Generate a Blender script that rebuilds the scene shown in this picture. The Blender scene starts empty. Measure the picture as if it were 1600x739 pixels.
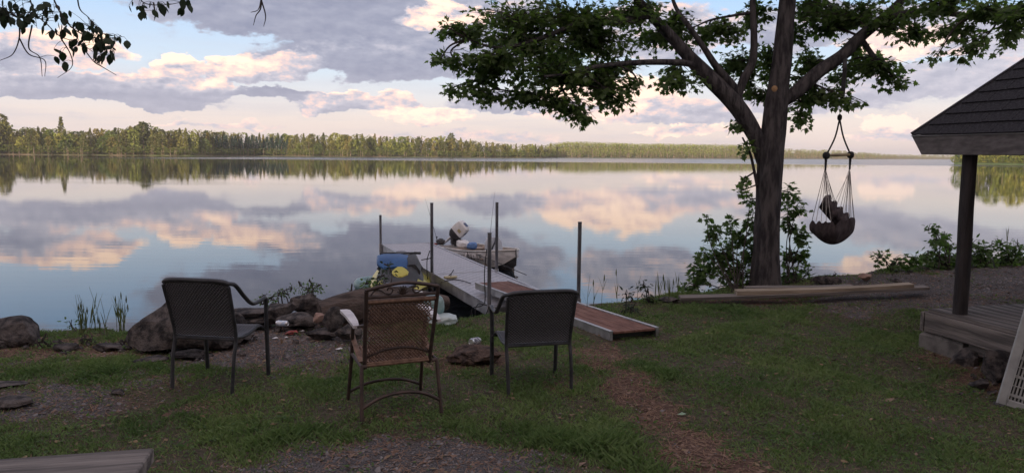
import bpy, bmesh, math, random
import numpy as np
from mathutils import Vector, Matrix, noise as mnoise
random.seed(7); RNG = np.random.default_rng(11)
SC = bpy.context.scene; COL = SC.collection; PI = math.pi

# ------------------------------------------------------------------ camera
F = 1150.0; CX, CY = 800.0, 369.5; CAMZ = 2.7
PITCH = math.radians(6.36); ROLL = math.radians(0.51)
Rm = Matrix.Rotation(PI/2 - PITCH, 3, 'X') @ Matrix.Rotation(ROLL, 3, 'Z')
cd = bpy.data.cameras.new('camera'); cam = bpy.data.objects.new('camera', cd); COL.objects.link(cam)
cam.matrix_world = Matrix.Translation((0, 0, CAMZ)) @ Rm.to_4x4()
cd.sensor_width = 36; cd.lens = 36*F/1600; cd.clip_end = 20000; cd.clip_start = 0.05
SC.camera = cam
SC.view_settings.view_transform = 'Standard'; SC.view_settings.look = 'None'
SC.view_settings.exposure = 0.36; SC.view_settings.gamma = 1.0
R_np = np.array(Rm)
def ray(px, py): return Rm @ Vector(((px-CX)/F, -(py-CY)/F, -1.0))
def at_d(px, py, d):                       # point on the pixel's ray at forward distance y = d
    r = ray(px, py); k = d/r.y; return Vector((0, 0, CAMZ)) + r*k
def at_z(px, py, z):
    r = ray(px, py); k = (z-CAMZ)/r.z; return Vector((0, 0, CAMZ)) + r*k
def project(X, Y, Z):
    P = np.stack([X, Y, Z-CAMZ], -1) @ R_np
    return CX - F*P[..., 0]/P[..., 2], CY + F*P[..., 1]/P[..., 2]
def ae(px, py):
    r = ray(px, py).normalized()
    return math.degrees(math.atan2(r.x, r.y)), math.degrees(math.asin(r.z))

# ------------------------------------------------------------------ node helper
class NT:
    def __init__(s, nt): s.nt = nt
    def n(s, t, **kw):
        nd = s.nt.nodes.new(t)
        for k, v in kw.items(): setattr(nd, k, v)
        return nd
    def put(s, sock, v):
        if v is None: return
        if isinstance(v, bpy.types.NodeSocket): s.nt.links.new(v, sock)
        else:
            if hasattr(sock, 'default_value'):
                try: sock.default_value = v
                except Exception: sock.default_value = (*v, 1.0) if hasattr(v, '__len__') else (v, v, v)
    def m(s, op, a, b=None, c=None, clamp=False):
        nd = s.n('ShaderNodeMath', operation=op, use_clamp=clamp)
        for i, v in enumerate((a, b, c)):
            if v is not None: s.put(nd.inputs[i], v)
        return nd.outputs[0]
    def v(s, op, a, b=None):
        nd = s.n('ShaderNodeVectorMath', operation=op)
        s.put(nd.inputs[0], a)
        if b is not None: s.put(nd.inputs[1], b)
        return nd.outputs['Value'] if op in ('LENGTH', 'DOT_PRODUCT') else nd.outputs[0]
    def noise(s, vec, scale, detail=4, rough=.5, out=0, dist=0.0, lac=2.0):
        nd = s.n('ShaderNodeTexNoise'); s.put(nd.inputs['Vector'], vec)
        nd.inputs['Scale'].default_value = scale; nd.inputs['Detail'].default_value = detail
        nd.inputs['Roughness'].default_value = rough; nd.inputs['Distortion'].default_value = dist
        return nd.outputs[out]
    def mix(s, f, a, b):
        nd = s.n('ShaderNodeMix', data_type='RGBA'); s.put(nd.inputs[0], f)
        s.put(nd.inputs[6], a); s.put(nd.inputs[7], b); return nd.outputs[2]
    def ss(s, v, lo, hi, a=0.0, b=1.0, smooth=True):
        nd = s.n('ShaderNodeMapRange', interpolation_type='SMOOTHSTEP' if smooth else 'LINEAR')
        s.put(nd.inputs[0], v); nd.inputs[1].default_value = lo; nd.inputs[2].default_value = hi
        nd.inputs[3].default_value = a; nd.inputs[4].default_value = b; return nd.outputs[0]
    def ramp(s, f, stops):
        nd = s.n('ShaderNodeValToRGB'); s.put(nd.inputs[0], f); cr = nd.color_ramp
        while len(cr.elements) < len(stops): cr.elements.new(.5)
        for e, (p, c) in zip(cr.elements, stops): e.position = p; e.color = (*c, 1)
        return nd.outputs[0]

# ------------------------------------------------------------------ world: evening sky with clouds
SUN_EL, SUN_AZ = math.radians(7.0), math.radians(200)    # azimuth clockwise from +Y: behind the camera, to the left
w = bpy.data.worlds.new('World'); SC.world = w; w.use_nodes = True
w.node_tree.nodes.clear(); W = NT(w.node_tree)
sky = W.n('ShaderNodeTexSky', sky_type='NISHITA', sun_disc=False, sun_elevation=SUN_EL, sun_rotation=SUN_AZ)
tc = W.n('ShaderNodeTexCoord').outputs['Generated']
sep = W.n('ShaderNodeSeparateXYZ'); W.put(sep.inputs[0], tc)
az = W.m('MULTIPLY', W.m('ARCTAN2', sep.outputs[0], sep.outputs[1]), 57.2958)
el = W.m('MULTIPLY', W.m('ARCSINE', sep.outputs[2]), 57.2958)
cmb = W.n('ShaderNodeCombineXYZ'); W.put(cmb.inputs[0], az); W.put(cmb.inputs[1], el)
P0 = cmb.outputs[0]
wa = W.v('MULTIPLY', W.v('SUBTRACT', W.noise(W.v('MULTIPLY', P0, (.22, .5, 1)), 1.0, 2, .5, out=1), (.5, .5, .5)), (5.0, 2.2, 0))
wb = W.v('MULTIPLY', W.v('SUBTRACT', W.noise(W.v('MULTIPLY', P0, (.8, 1.5, 1)), 1.0, 6, .6, out=1), (.5, .5, .5)), (2.3, 1.5, 0))
P = W.v('ADD', W.v('ADD', P0, wa), wb)
BL = [  # px, py, rx, ry, litness, gradient, weight
 (470, 20, 230, 55, .02, .05, 1.3), (590, 95, 170, 42, .06, .12, 1.3), (760, 70, 130, 70, .22, .1, 1.0),
 (690, 30, 66, 22, 1.5, .5, 1.8), (560, 72, 90, 12, .45, .1, .7),
 (395, 110, 70, 26, .72, .85, 1.35), (468, 104, 34, 24, .65, .9, 1.1), (450, 148, 90, 10, -.1, 0, 1.0),
 (250, 142, 105, 24, .2, .75, 1.1), (278, 102, 34, 20, .85, .8, 1.1), (125, 82, 55, 30, .8, .8, 1.0), (60, 60, 30, 14, .9, .5, .8), (330, 128, 26, 12, .7, .8, .9),
 (70, 142, 120, 24, .16, .25, 1.3), (200, 160, 130, 10, .05, 0, 1.0), (20, 85, 60, 30, .3, .4, 1.0),
 (555, 162, 96, 20, .35, .8, 1.5), (497, 162, 28, 15, 1.1, .3, 1.0), (800, 166, 110, 14, .15, .1, 1.2),
 (665, 186, 75, 13, 1.0, .5, 1.0), (625, 172, 30, 14, .9, .2, .8), (940, 165, 120, 42, .95, .45, 1.25),
 (1080, 185, 90, 20, .3, .3, 1.1), (1100, 207, 110, 7, .9, 0, .8), (1020, 60, 120, 45, .35, .1, 1.0),
 (1392, 193, 34, 14, 1.25, .5, 1.2), (1400, 214, 55, 7, .8, 0, .8),
 (1410, 75, 80, 28, 1.15, .1, 1.0), (1480, 130, 160, 26, .25, .0, .8), (1280, 160, 130, 22, .3, .1, .8),
 (1300, 50, 150, 40, .22, .1, 1.0), (1540, 60, 80, 40, .3, .1, .9), (730, 215, 170, 9, .45, .1, .5), (1500, 205, 120, 8, .5, .2, .5), (350, 195, 140, 5, .5, .2, .42)]
S = None; L = None
for (px, py, rx, ry, b, g, wt) in BL:
    a0, e0 = ae(px, py); k = math.degrees(1/F)
    q = W.v('MULTIPLY', W.v('SUBTRACT', P, (a0, e0, 0)), (1/(rx*k*1.12), 1/(ry*k*1.25), 0))
    sp = W.n('ShaderNodeSeparateXYZ'); W.put(sp.inputs[0], q)
    ya = W.m('MAXIMUM', sp.outputs[1], W.m('MULTIPLY', sp.outputs[1], -1.7))
    f = W.m('SUBTRACT', 1.0, W.m('MULTIPLY_ADD', ya, ya, W.m('MULTIPLY', sp.outputs[0], sp.outputs[0])), clamp=True)
    f = W.m('MULTIPLY', f, wt)
    l = W.m('MULTIPLY', f, W.m('MULTIPLY_ADD', sp.outputs[1], g, b))
    S = f if S is None else W.m('ADD', S, f); L = l if L is None else W.m('ADD', L, l)
# the deck of grey cloud that goes on above the picture and all round
nb = W.noise(W.v('MULTIPLY', tc, (1.0, 1.0, 2.6)), 2.3, 5, .55)
hi = W.m('MULTIPLY', W.ss(el, 10.8, 13.5), W.ss(nb, .24, .40))
side = W.m('MULTIPLY', W.m('MULTIPLY', W.ss(W.m('ABSOLUTE', az), 36, 44), W.ss(el, 3, 9)), W.ss(nb, .42, .58))
gen = W.m('MULTIPLY', W.m('MAXIMUM', hi, side), 1.0)
S = W.m('ADD', S, gen); L = W.m('MULTIPLY_ADD', gen, W.ss(W.m('ABSOLUTE', az), 50, 120, .10, .62), L)
n1 = W.noise(W.v('MULTIPLY', P0, (.34, .70, 1)), 1.0, 6, .60)
n2 = W.noise(W.v('ADD', W.v('MULTIPLY', P0, (.34, .70, 1)), (-.10, .24, 0)), 1.0, 6, .58)
lit = W.m('DIVIDE', L, W.m('MAXIMUM', S, .02))
namp = W.m('ADD', W.m('MULTIPLY', lit, .9, clamp=True), .18)
lit = W.m('ADD', lit, W.m('MULTIPLY', W.m('MULTIPLY', W.m('SUBTRACT', n1, n2), 3.4), namp))
lit = W.m('ADD', lit, W.m('MULTIPLY', W.m('SUBTRACT', n1, .5), .5))
lit = W.m('MULTIPLY_ADD', W.ss(S, .0, .7, 1, 0), .22, lit)
dens = W.ss(W.m('MULTIPLY_ADD', W.m('SUBTRACT', n1, .5), 1.15, S), .08, .44)
ccol = W.ramp(W.m('MULTIPLY_ADD', lit, .7, .1, clamp=True),
    [(0, (.25, .27, .37)), (.22, (.34, .355, .45)), (.42, (.50, .49, .565)), (.62, (.86, .63, .575)), (1.0, (1.24, .90, .68))])
lift = W.ss(el, 1.5, 8.0, .22, 0.0)
hz = W.ramp(W.ss(el, -1, 15, 0, 1, False), [(0, (.75, .60, .58)), (.22, (.76, .65, .62)), (.45, (.56, .65, .77)), (.75, (.38, .56, .83)), (1, (.28, .48, .82))])
hcol = W.v('MULTIPLY', hz, (10, 10, 10))
strat = W.ss(W.noise(W.v('MULTIPLY', P0, (.06, .75, 1)), 1.0, 5, .6), .42, .70)
hcol = W.mix(W.m('MULTIPLY', strat, W.ss(el, 1, 9, .55, .12)), hcol, (5.3, 5.1, 5.9, 1))
clear = W.mix(W.ss(el, 4, 45, .93, .55), W.v('MULTIPLY', sky.outputs[0], (2.1, 2.1, 2.1)), hcol)
cc = W.v('MULTIPLY', W.mix(lift, ccol, (.70, .62, .65, 1)), (10, 10, 10))
rightpale = W.ss(az, 16, 34, 0, .30)
full = W.mix(dens, clear, W.mix(rightpale, cc, (6.2, 6.0, 6.7, 1)))
bg = W.n('ShaderNodeBackground'); W.put(bg.inputs[0], full); bg.inputs[1].default_value = 0.1
wo = W.n('ShaderNodeOutputWorld'); W.put(wo.inputs[0], bg.outputs[0])
w.cycles.sampling_method = 'MANUAL'; w.cycles.sample_map_resolution = 512

# ------------------------------------------------------------------ sun
sd = bpy.data.lights.new('sun', 'SUN'); so = bpy.data.objects.new('sun', sd); COL.objects.link(so)
sd.energy = 5.0; sd.angle = math.radians(.5); sd.color = (1.0, .80, .58)
tosun = Vector((math.sin(SUN_AZ)*math.cos(SUN_EL), math.cos(SUN_AZ)*math.cos(SUN_EL), math.sin(SUN_EL)))
so.rotation_euler = tosun.to_track_quat('Z', 'Y').to_euler(); so.location = (0, -20, 30)

# ------------------------------------------------------------------ object helpers
def tag(o, label=None, cat=None, group=None, kind=None):
    if label: o['label'] = label
    if cat: o['category'] = cat
    if group: o['group'] = group
    if kind: o['kind'] = kind
    return o
def thing(name, label, cat, loc=(0, 0, 0), rz=0, group=None):
    o = bpy.data.objects.new(name, None); COL.objects.link(o); o.empty_display_size = .1
    o.location = loc; o.rotation_euler = (0, 0, rz); return tag(o, label, cat, group)
def link_mesh(name, me, parent=None):
    o = bpy.data.objects.new(name, me); COL.objects.link(o)
    if parent: o.parent = parent
    return o
def np_mesh(name, V, Fc, mats, smooth=False, attrs=None, midx=None):
    """V (n,3); Fc (m,k) int array"""
    V = np.asarray(V, dtype=np.float32); Fc = np.asarray(Fc, dtype=np.int32); k = Fc.shape[1]
    me = bpy.data.meshes.new(name); me.vertices.add(len(V)); me.vertices.foreach_set('co', V.ravel())
    me.loops.add(Fc.size); me.loops.foreach_set('vertex_index', Fc.ravel())
    me.polygons.add(len(Fc)); me.polygons.foreach_set('loop_start', np.arange(0, Fc.size, k, dtype=np.int32))
    me.polygons.foreach_set('loop_total', np.full(len(Fc), k, dtype=np.int32))
    if smooth: me.polygons.foreach_set('use_smooth', np.ones(len(Fc), dtype=bool))
    if midx is not None: me.polygons.foreach_set('material_index', np.asarray(midx, dtype=np.int32))
    me.update(calc_edges=True)
    for m_ in (mats if isinstance(mats, (list, tuple)) else [mats]): me.materials.append(m_)
    for nm, arr in (attrs or {}).items():
        a = me.attributes.new(nm, 'FLOAT', 'POINT'); a.data.foreach_set('value', np.asarray(arr, dtype=np.float32))
    return me
def spline(pts, n=6):
    P_ = [Vector(p) for p in pts]
    if len(P_) < 3: return P_
    out = []
    for i in range(len(P_)-1):
        a = P_[i-1] if i else P_[0]*2-P_[1]; b = P_[i]; c = P_[i+1]; d = P_[i+2] if i+2 < len(P_) else P_[-1]*2-P_[-2]
        for j in range(n):
            t = j/n; out.append(.5*((2*b)+(c-a)*t+(2*a-5*b+4*c-d)*t*t+(3*b-a-3*c+d)*t**3))
    return out+[P_[-1]]
class MB:
    def __init__(s): s.v = []; s.f = []; s.mi = []; s.cur = 0; s.M = None
    def add(s, vs, fs):
        o = len(s.v)
        s.v += [tuple(s.M @ Vector(p)) if s.M else tuple(p) for p in vs]
        for f in fs: s.f.append(tuple(i+o for i in f)); s.mi.append(s.cur)
    def box(s, c, size, R=None, taper=0, bev=0):
        x, y, z = (q/2 for q in size); c = Vector(c); b = min(bev, x*.8, y*.8, z*.8)
        vs = []
        if b <= 0:
            for sz in (-1, 1):
                for sx, sy in ((-1, -1), (1, -1), (1, 1), (-1, 1)): vs.append(Vector((sx*x, sy*y, sz*z)))
            fs = [(3, 2, 1, 0), (4, 5, 6, 7), (0, 1, 5, 4), (1, 2, 6, 5), (2, 3, 7, 6), (3, 0, 4, 7)]
        else:
            for (zz, i) in ((-z, b), (-z+b, 0), (z-b, 0), (z, b)):
                for sx, sy in ((-1, -1), (1, -1), (1, 1), (-1, 1)): vs.append(Vector((sx*(x-i), sy*(y-i), zz)))
            fs = [(3, 2, 1, 0), (12, 13, 14, 15)]
            for r in range(3):
                for j in range(4): a = r*4+j; d = r*4+(j+1) % 4; fs.append((a, d, d+4, a+4))
        if R is not None: vs = [R @ p for p in vs]
        s.add([p+c for p in vs], fs); return s
    def tube(s, pts, r, n=8, cap=True, flat=None):
        P_ = [Vector(p) for p in pts]; m_ = len(P_); rs = r if isinstance(r, (list, tuple)) else [r]*m_
        if len(rs) != m_: rs = [rs[0]+(rs[-1]-rs[0])*i/(m_-1) for i in range(m_)]
        vs = []; up = None
        for i, p in enumerate(P_):
            t = (P_[min(i+1, m_-1)]-P_[max(i-1, 0)])
            if t.length < 1e-9: t = Vector((0, 0, 1))
            t.normalize()
            if up is None:
                up = Vector((0, 0, 1)) if abs(t.z) < .9 else Vector((1, 0, 0))
            a = up - t*up.dot(t)
            if a.length < 1e-6: a = t.orthogonal()
            a.normalize(); up = a; b = t.cross(a)
            for j in range(n):
                th = 2*PI*j/n; k = flat if flat else 1.0
                vs.append(p + a*(math.cos(th)*rs[i]*k) + b*(math.sin(th)*rs[i]))
        fs = [(i*n+j, i*n+(j+1) % n, (i+1)*n+(j+1) % n, (i+1)*n+j) for i in range(m_-1) for j in range(n)]
        if cap: fs += [tuple(range(n-1, -1, -1)), tuple((m_-1)*n+j for j in range(n))]
        s.add(vs, fs); return s
    def lathe(s, prof, n=16, c=(0, 0, 0), R=None):
        c = Vector(c); vs = []
        for (r, z) in prof:
            for j in range(n):
                p = Vector((r*math.cos(2*PI*j/n), r*math.sin(2*PI*j/n), z)); vs.append((R @ p if R else p)+c)
        m_ = len(prof); fs = [(i*n+j, i*n+(j+1) % n, (i+1)*n+(j+1) % n, (i+1)*n+j) for i in range(m_-1) for j in range(n)]
        fs += [tuple(range(n-1, -1, -1)), tuple((m_-1)*n+j for j in range(n))]
        s.add(vs, fs); return s
    def loft(s, secs, close=True, cap=True):
        n = len(secs[0]); vs = [p for q in secs for p in q]; fs = []
        for i in range(len(secs)-1):
            for j in range(n if close else n-1): fs.append((i*n+j, i*n+(j+1) % n, (i+1)*n+(j+1) % n, (i+1)*n+j))
        if cap and close: fs += [tuple(range(n-1, -1, -1)), tuple((len(secs)-1)*n+j for j in range(n))]
        s.add(vs, fs); return s
    def mesh(s, name, mats, smooth=None):
        me = bpy.data.meshes.new(name); me.from_pydata(s.v, [], s.f)
        for m_ in (mats if isinstance(mats, (list, tuple)) else [mats]): me.materials.append(m_)
        me.polygons.foreach_set('material_index', s.mi)
        if smooth:
            me.polygons.foreach_set('use_smooth', [True]*len(me.polygons)); me.update()
            me.set_sharp_from_angle(angle=math.radians(smooth))
        bm = bmesh.new(); bm.from_mesh(me); bmesh.ops.recalc_face_normals(bm, faces=bm.faces); bm.to_mesh(me); bm.free()
        return me
    def build(s, name, mats, parent=None, smooth=None): return link_mesh(name, s.mesh(name, mats, smooth), parent)

# ------------------------------------------------------------------ materials
MATS = {}
def mat(name, c1, c2=None, rough=.7, metal=0, scale=8, detail=5, bump=0, bscale=None, stretch=(1, 1, 1), spec=.5, lo=.35, hi=.65, rvar=0, coord='Object', trans=0, attr=None, bdist=.01):
    if name in MATS: return MATS[name]
    m_ = bpy.data.materials.new(name); m_.use_nodes = True; m_.node_tree.nodes.clear(); N = NT(m_.node_tree)
    t = N.n('ShaderNodeTexCoord').outputs[coord]
    vec = N.v('MULTIPLY', t, stretch)
    bs = N.n('ShaderNodeBsdfPrincipled'); out = N.n('ShaderNodeOutputMaterial')
    bs.inputs['Roughness'].default_value = rough; bs.inputs['Metallic'].default_value = metal
    bs.inputs['Specular IOR Level'].default_value = spec
    f = N.noise(vec, scale, detail, .6)
    if c2 is not None:
        fac = N.ss(f, lo, hi)
        if attr:
            at = N.n('ShaderNodeAttribute', attribute_name=attr).outputs['Fac']
            fac = N.m('MULTIPLY_ADD', fac, .35, N.m('MULTIPLY', at, .65))
        col = N.mix(fac, (*c1, 1), (*c2, 1)); N.put(bs.inputs['Base Color'], col)
    else: col = None; bs.inputs['Base Color'].default_value = (*c1, 1)
    if rvar: N.put(bs.inputs['Roughness'], N.ss(f, .3, .7, max(.02, rough-rvar), min(1, rough+rvar)))
    if bump:
        b = N.n('ShaderNodeBump'); b.inputs['Strength'].default_value = bump; b.inputs['Distance'].default_value = bdist
        N.put(b.inputs['Height'], N.noise(vec, bscale or scale*3, 4, .6)); N.put(bs.inputs['Normal'], b.outputs[0])
    if trans:
        tr = N.n('ShaderNodeBsdfTranslucent'); mx = N.n('ShaderNodeMixShader'); mx.inputs[0].default_value = trans
        if col is not None:
            N.put(tr.inputs[0], N.mix(1.0, col, col)); tcol = N.v('MULTIPLY', col, (1.3, 1.6, .7)); N.put(tr.inputs[0], tcol)
        N.put(mx.inputs[1], bs.outputs[0]); N.put(mx.inputs[2], tr.outputs[0]); N.put(out.inputs[0], mx.outputs[0])
    else: N.put(out.inputs[0], bs.outputs[0])
    MATS[name] = m_; return m_
M_leaf = mat('maple_leaf', (.065, .11, .045), (.16, .22, .085), .5, scale=3, trans=.55, attr='rnd', spec=.3)
M_leaf2 = mat('shrub_leaf', (.060, .11, .040), (.14, .21, .075), .55, scale=3, trans=.5, attr='rnd', spec=.3)
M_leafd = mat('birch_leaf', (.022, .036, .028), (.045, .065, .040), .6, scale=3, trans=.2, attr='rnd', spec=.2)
M_grass = mat('grass_blade', (.085, .145, .058), (.225, .285, .125), .65, scale=.9, trans=.25, attr='rnd', spec=.2, detail=3)
M_reed = mat('reed', (.07, .10, .035), (.14, .15, .07), .7, scale=2, trans=.2, spec=.2)
M_bark = mat('maple_bark', (.034, .032, .036), (.105, .096, .098), .95, scale=14, bump=1.0, bscale=16, stretch=(1, 1, .22), bdist=.05, spec=.15)
M_twig = mat('twig', (.035, .030, .028), (.07, .06, .055), .9, scale=20, spec=.2)
M_rock = mat('shore_rock', (.024, .023, .025), (.125, .108, .102), .92, scale=9, detail=8, bump=1, bscale=26, bdist=.035, spec=.2)
M_rock2 = mat('pinkish_rock', (.20, .13, .11), (.34, .23, .19), .9, scale=7, bump=.6, bscale=18, bdist=.02, spec=.2)
M_log = mat('driftwood', (.045, .036, .033), (.125, .097, .085), .9, scale=12, bump=1, bscale=26, stretch=(.3, 1, 1), bdist=.03, spec=.2)
M_char = mat('charred_wood', (.012, .012, .013), (.05, .045, .045), .95, scale=18, bump=.9, bscale=30, bdist=.02, spec=.2)
M_wood = mat('grey_weathered_wood', (.085, .078, .076), (.24, .215, .20), .88, scale=9, bump=.9, bscale=34, stretch=(.10, 1.6, 1.6), bdist=.008, spec=.2)
M_wood2 = mat('tan_plank', (.19, .155, .12), (.36, .30, .235), .85, scale=9, bump=.7, bscale=30, stretch=(.15, 1.6, 1.6), bdist=.006, spec=.2)
M_end = mat('plank_end_grain', (.05, .045, .045), (.11, .10, .095), .95, scale=22, bump=.6, bscale=60, bdist=.006, spec=.1)
M_alu = mat('dock_aluminium', (.30, .30, .32), (.47, .47, .49), .42, .75, scale=5, rvar=.12, bump=.15, bscale=30, bdist=.003)
M_pipe = mat('galvanised_pipe', (.10, .105, .12), (.20, .205, .225), .5, .55, scale=7, stretch=(1, 1, .3), rvar=.1)
M_brown = mat('brown_decking', (.13, .062, .048), (.21, .11, .085), .8, scale=10, bump=.5, bscale=50, stretch=(.3, 1.5, 1), bdist=.004, spec=.25)
M_shingle = mat('asphalt_shingle', (.018, .018, .022), (.048, .047, .053), .95, scale=60, bump=.7, bscale=200, bdist=.004, spec=.2)
M_drip = mat('drip_edge', (.45, .45, .47), None, .4, .6)
M_conc = mat('concrete', (.09, .085, .082), (.18, .17, .16), .95, scale=7, bump=.6, bscale=40, bdist=.01, spec=.2)
M_hull = mat('weathered_hull', (.55, .54, .55), (.86, .84, .84), .5, .0, scale=5, stretch=(1, 1, 3), rvar=.15, bump=.2, bscale=9, bdist=.01)
M_hullb = mat('hull_bottom', (.05, .05, .055), (.09, .09, .095), .6, .1, scale=6)
M_rail = mat('gunwale', (.50, .48, .45), (.66, .64, .60), .45, .4, scale=10)
M_inner = mat('boat_inside', (.30, .24, .20), (.48, .40, .34), .65, .1, scale=6, bump=.3)
M_bseat = mat('boat_seat_vinyl', (.38, .41, .46), (.48, .51, .56), .5, scale=6)
M_bseatd = mat('boat_seat_dark', (.03, .035, .05), None, .55)
M_white = mat('white_plastic', (.62, .62, .63), (.74, .74, .74), .4, scale=6)
M_dgrey = mat('dark_plastic', (.03, .03, .033), (.05, .05, .053), .5, scale=8)
M_navy = mat('navy_panel', (.03, .05, .13), None, .4)
M_bluep = mat('blue_plastic', (.008, .06, .19), (.015, .09, .26), .35, scale=4)
M_teal = mat('teal_vinyl', (.13, .24, .25), (.25, .36, .36), .35, scale=5, bump=.4, bscale=7, bdist=.03)
M_tealp = mat('pale_vinyl', (.34, .42, .43), (.46, .54, .54), .4, scale=5, bump=.4, bscale=7, bdist=.03)
M_yel = mat('yellow_gelcoat', (.46, .42, .06), (.56, .50, .10), .3, scale=3)
M_red = mat('red_plastic', (.22, .035, .03), (.34, .07, .055), .5, scale=20)
M_rope = mat('black_rope', (.012, .012, .014), (.035, .035, .04), .9, scale=60)
M_cord = mat('pale_cord', (.40, .38, .36), (.60, .57, .54), .85, scale=40)
M_cloth = mat('swing_cloth', (.055, .045, .050), (.105, .088, .092), .95, scale=18, bump=.6, bscale=60, stretch=(1, 1, .3), bdist=.006, spec=.1)
M_barw = mat('spreader_wood', (.20, .15, .07), (.30, .23, .11), .6, scale=8)
M_frame = mat('chair_frame_metal', (.030, .032, .038), (.055, .057, .065), .45, .3, scale=12)
M_bframe = mat('bronze_frame', (.050, .036, .033), (.090, .062, .054), .55, .3, scale=12)
M_cane = mat('brown_cane', (.13, .072, .048), (.24, .145, .10), .6, scale=30)
M_arm = mat('white_armrest', (.50, .48, .50), (.66, .64, .65), .5, scale=10)
M_can = mat('can_metal', (.72, .73, .75), None, .28, .9)
M_canp = mat('can_print', (.10, .10, .13), (.45, .45, .48), .4, .2, scale=30, lo=.48, hi=.52)
M_cupp = mat('cup_print', (.45, .55, .70), (.70, .74, .80), .5, scale=24, lo=.46, hi=.54)
M_bot = mat('bottle_green', (.40, .34, .18), None, .4)
M_panel = mat('grey_panel_plastic', (.27, .28, .28), (.36, .37, .37), .5, scale=6)
M_litter = mat('wood_chips', (.10, .06, .045), (.26, .18, .14), .9, scale=2, attr='rnd', spec=.2)
M_gravel = mat('gravel_stones', (.085, .080, .085), (.24, .225, .225), .9, scale=2, attr='rnd', spec=.25)
M_fern = mat('far_conifer', (.085, .10, .045), (.33, .29, .12), .9, scale=.35, attr='rnd', spec=.1, coord='Object', trans=.12)
M_fdark = mat('far_shade_toned_conifer', (.030, .060, .050), (.07, .11, .08), .9, scale=.35, attr='rnd', spec=.1, trans=.1)  # shadow of the far cove put into a darker, bluer needle colour
M_fbroad = mat('far_broadleaf', (.13, .16, .055), (.36, .37, .13), .9, scale=.35, attr='rnd', spec=.1, trans=.12)
M_ftrunk = mat('far_trunk', (.22, .15, .12), (.36, .27, .22), .9, scale=1)
M_fland = mat('far_ground', (.20, .16, .11), (.12, .15, .06), .95, scale=.05, spec=.1)

def vary(m_):
    nt = m_.node_tree; bs = [n for n in nt.nodes if n.type == 'BSDF_PRINCIPLED'][0]; lk = bs.inputs['Base Color'].links[0]; N = NT(nt)
    r = N.n('ShaderNodeObjectInfo').outputs['Random']; c = N.v('MULTIPLY', lk.from_socket, N.ramp(r, [(0, (.45, .60, .62)), (.35, (.85, .90, .70)), (.7, (1.1, 1.15, .85)), (1, (1.35, 1.2, .95))])); N.put(bs.inputs['Base Color'], c)
for m_ in (M_fern, M_fbroad): vary(m_)
# woven dark chair fabric: fine relief, with colour darker in its hollows
def weave(name, c1, c2, sx, sz):
    m_ = bpy.data.materials.new(name); m_.use_nodes = True; N = NT(m_.node_tree); bs = m_.node_tree.nodes['Principled BSDF']
    t = N.n('ShaderNodeTexCoord').outputs['Object']; sp = N.n('ShaderNodeSeparateXYZ'); N.put(sp.inputs[0], t)
    a = N.m('SINE', N.m('MULTIPLY', sp.outputs[0], sx)); b = N.m('SINE', N.m('MULTIPLY', N.m('ADD', sp.outputs[2], sp.outputs[1]), sz))
    h = N.m('MULTIPLY', a, b); h = N.m('ADD', h, N.m('MULTIPLY', N.noise(t, 60, 3), .8))
    N.put(bs.inputs['Base Color'], N.mix(N.ss(h, -.4, 1.0), (*c1, 1), (*c2, 1)))
    bu = N.n('ShaderNodeBump'); bu.inputs['Strength'].default_value = .9; bu.inputs['Distance'].default_value = .004
    N.put(bu.inputs['Height'], h); N.put(bs.inputs['Normal'], bu.outputs[0]); bs.inputs['Roughness'].default_value = .55
    return m_
M_weave = weave('dark_wicker', (.014, .015, .020), (.105, .105, .12), 260, 330)

# aluminium decking with rows of raised dashes
def tread():
    m_ = bpy.data.materials.new('treadplate'); m_.use_nodes = True; N = NT(m_.node_tree); bs = m_.node_tree.nodes['Principled BSDF']
    t = N.n('ShaderNodeTexCoord').outputs['Object']; sp = N.n('ShaderNodeSeparateXYZ'); N.put(sp.inputs[0], t)
    u = N.m('FRACT', N.m('MULTIPLY', sp.outputs[0], 10.5)); row = N.m('FLOOR', N.m('MULTIPLY', sp.outputs[0], 10.5))
    v_ = N.m('FRACT', N.m('MULTIPLY_ADD', sp.outputs[1], 5.2, N.m('MULTIPLY', row, .5)))
    d = N.m('MULTIPLY', N.m('MULTIPLY', N.ss(u, .30, .36), N.ss(u, .64, .70, 1, 0)), N.m('MULTIPLY', N.ss(v_, .2, .26), N.ss(v_, .74, .80, 1, 0)))
    n = N.noise(t, 6, 5, .6)
    base = N.mix(N.ss(n, .3, .7), (.30, .30, .325, 1), (.43, .43, .46, 1))
    N.put(bs.inputs['Base Color'], N.mix(d, base, (.60, .59, .62, 1)))
    N.put(bs.inputs['Roughness'], N.ss(n, .3, .7, .45, .7)); bs.inputs['Metallic'].default_value = .35
    bu = N.n('ShaderNodeBump'); bu.inputs['Strength'].default_value = .6; bu.inputs['Distance'].default_value = .004
    N.put(bu.inputs['Height'], d); N.put(bs.inputs['Normal'], bu.outputs[0]); return m_
M_tread = tread()

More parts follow.
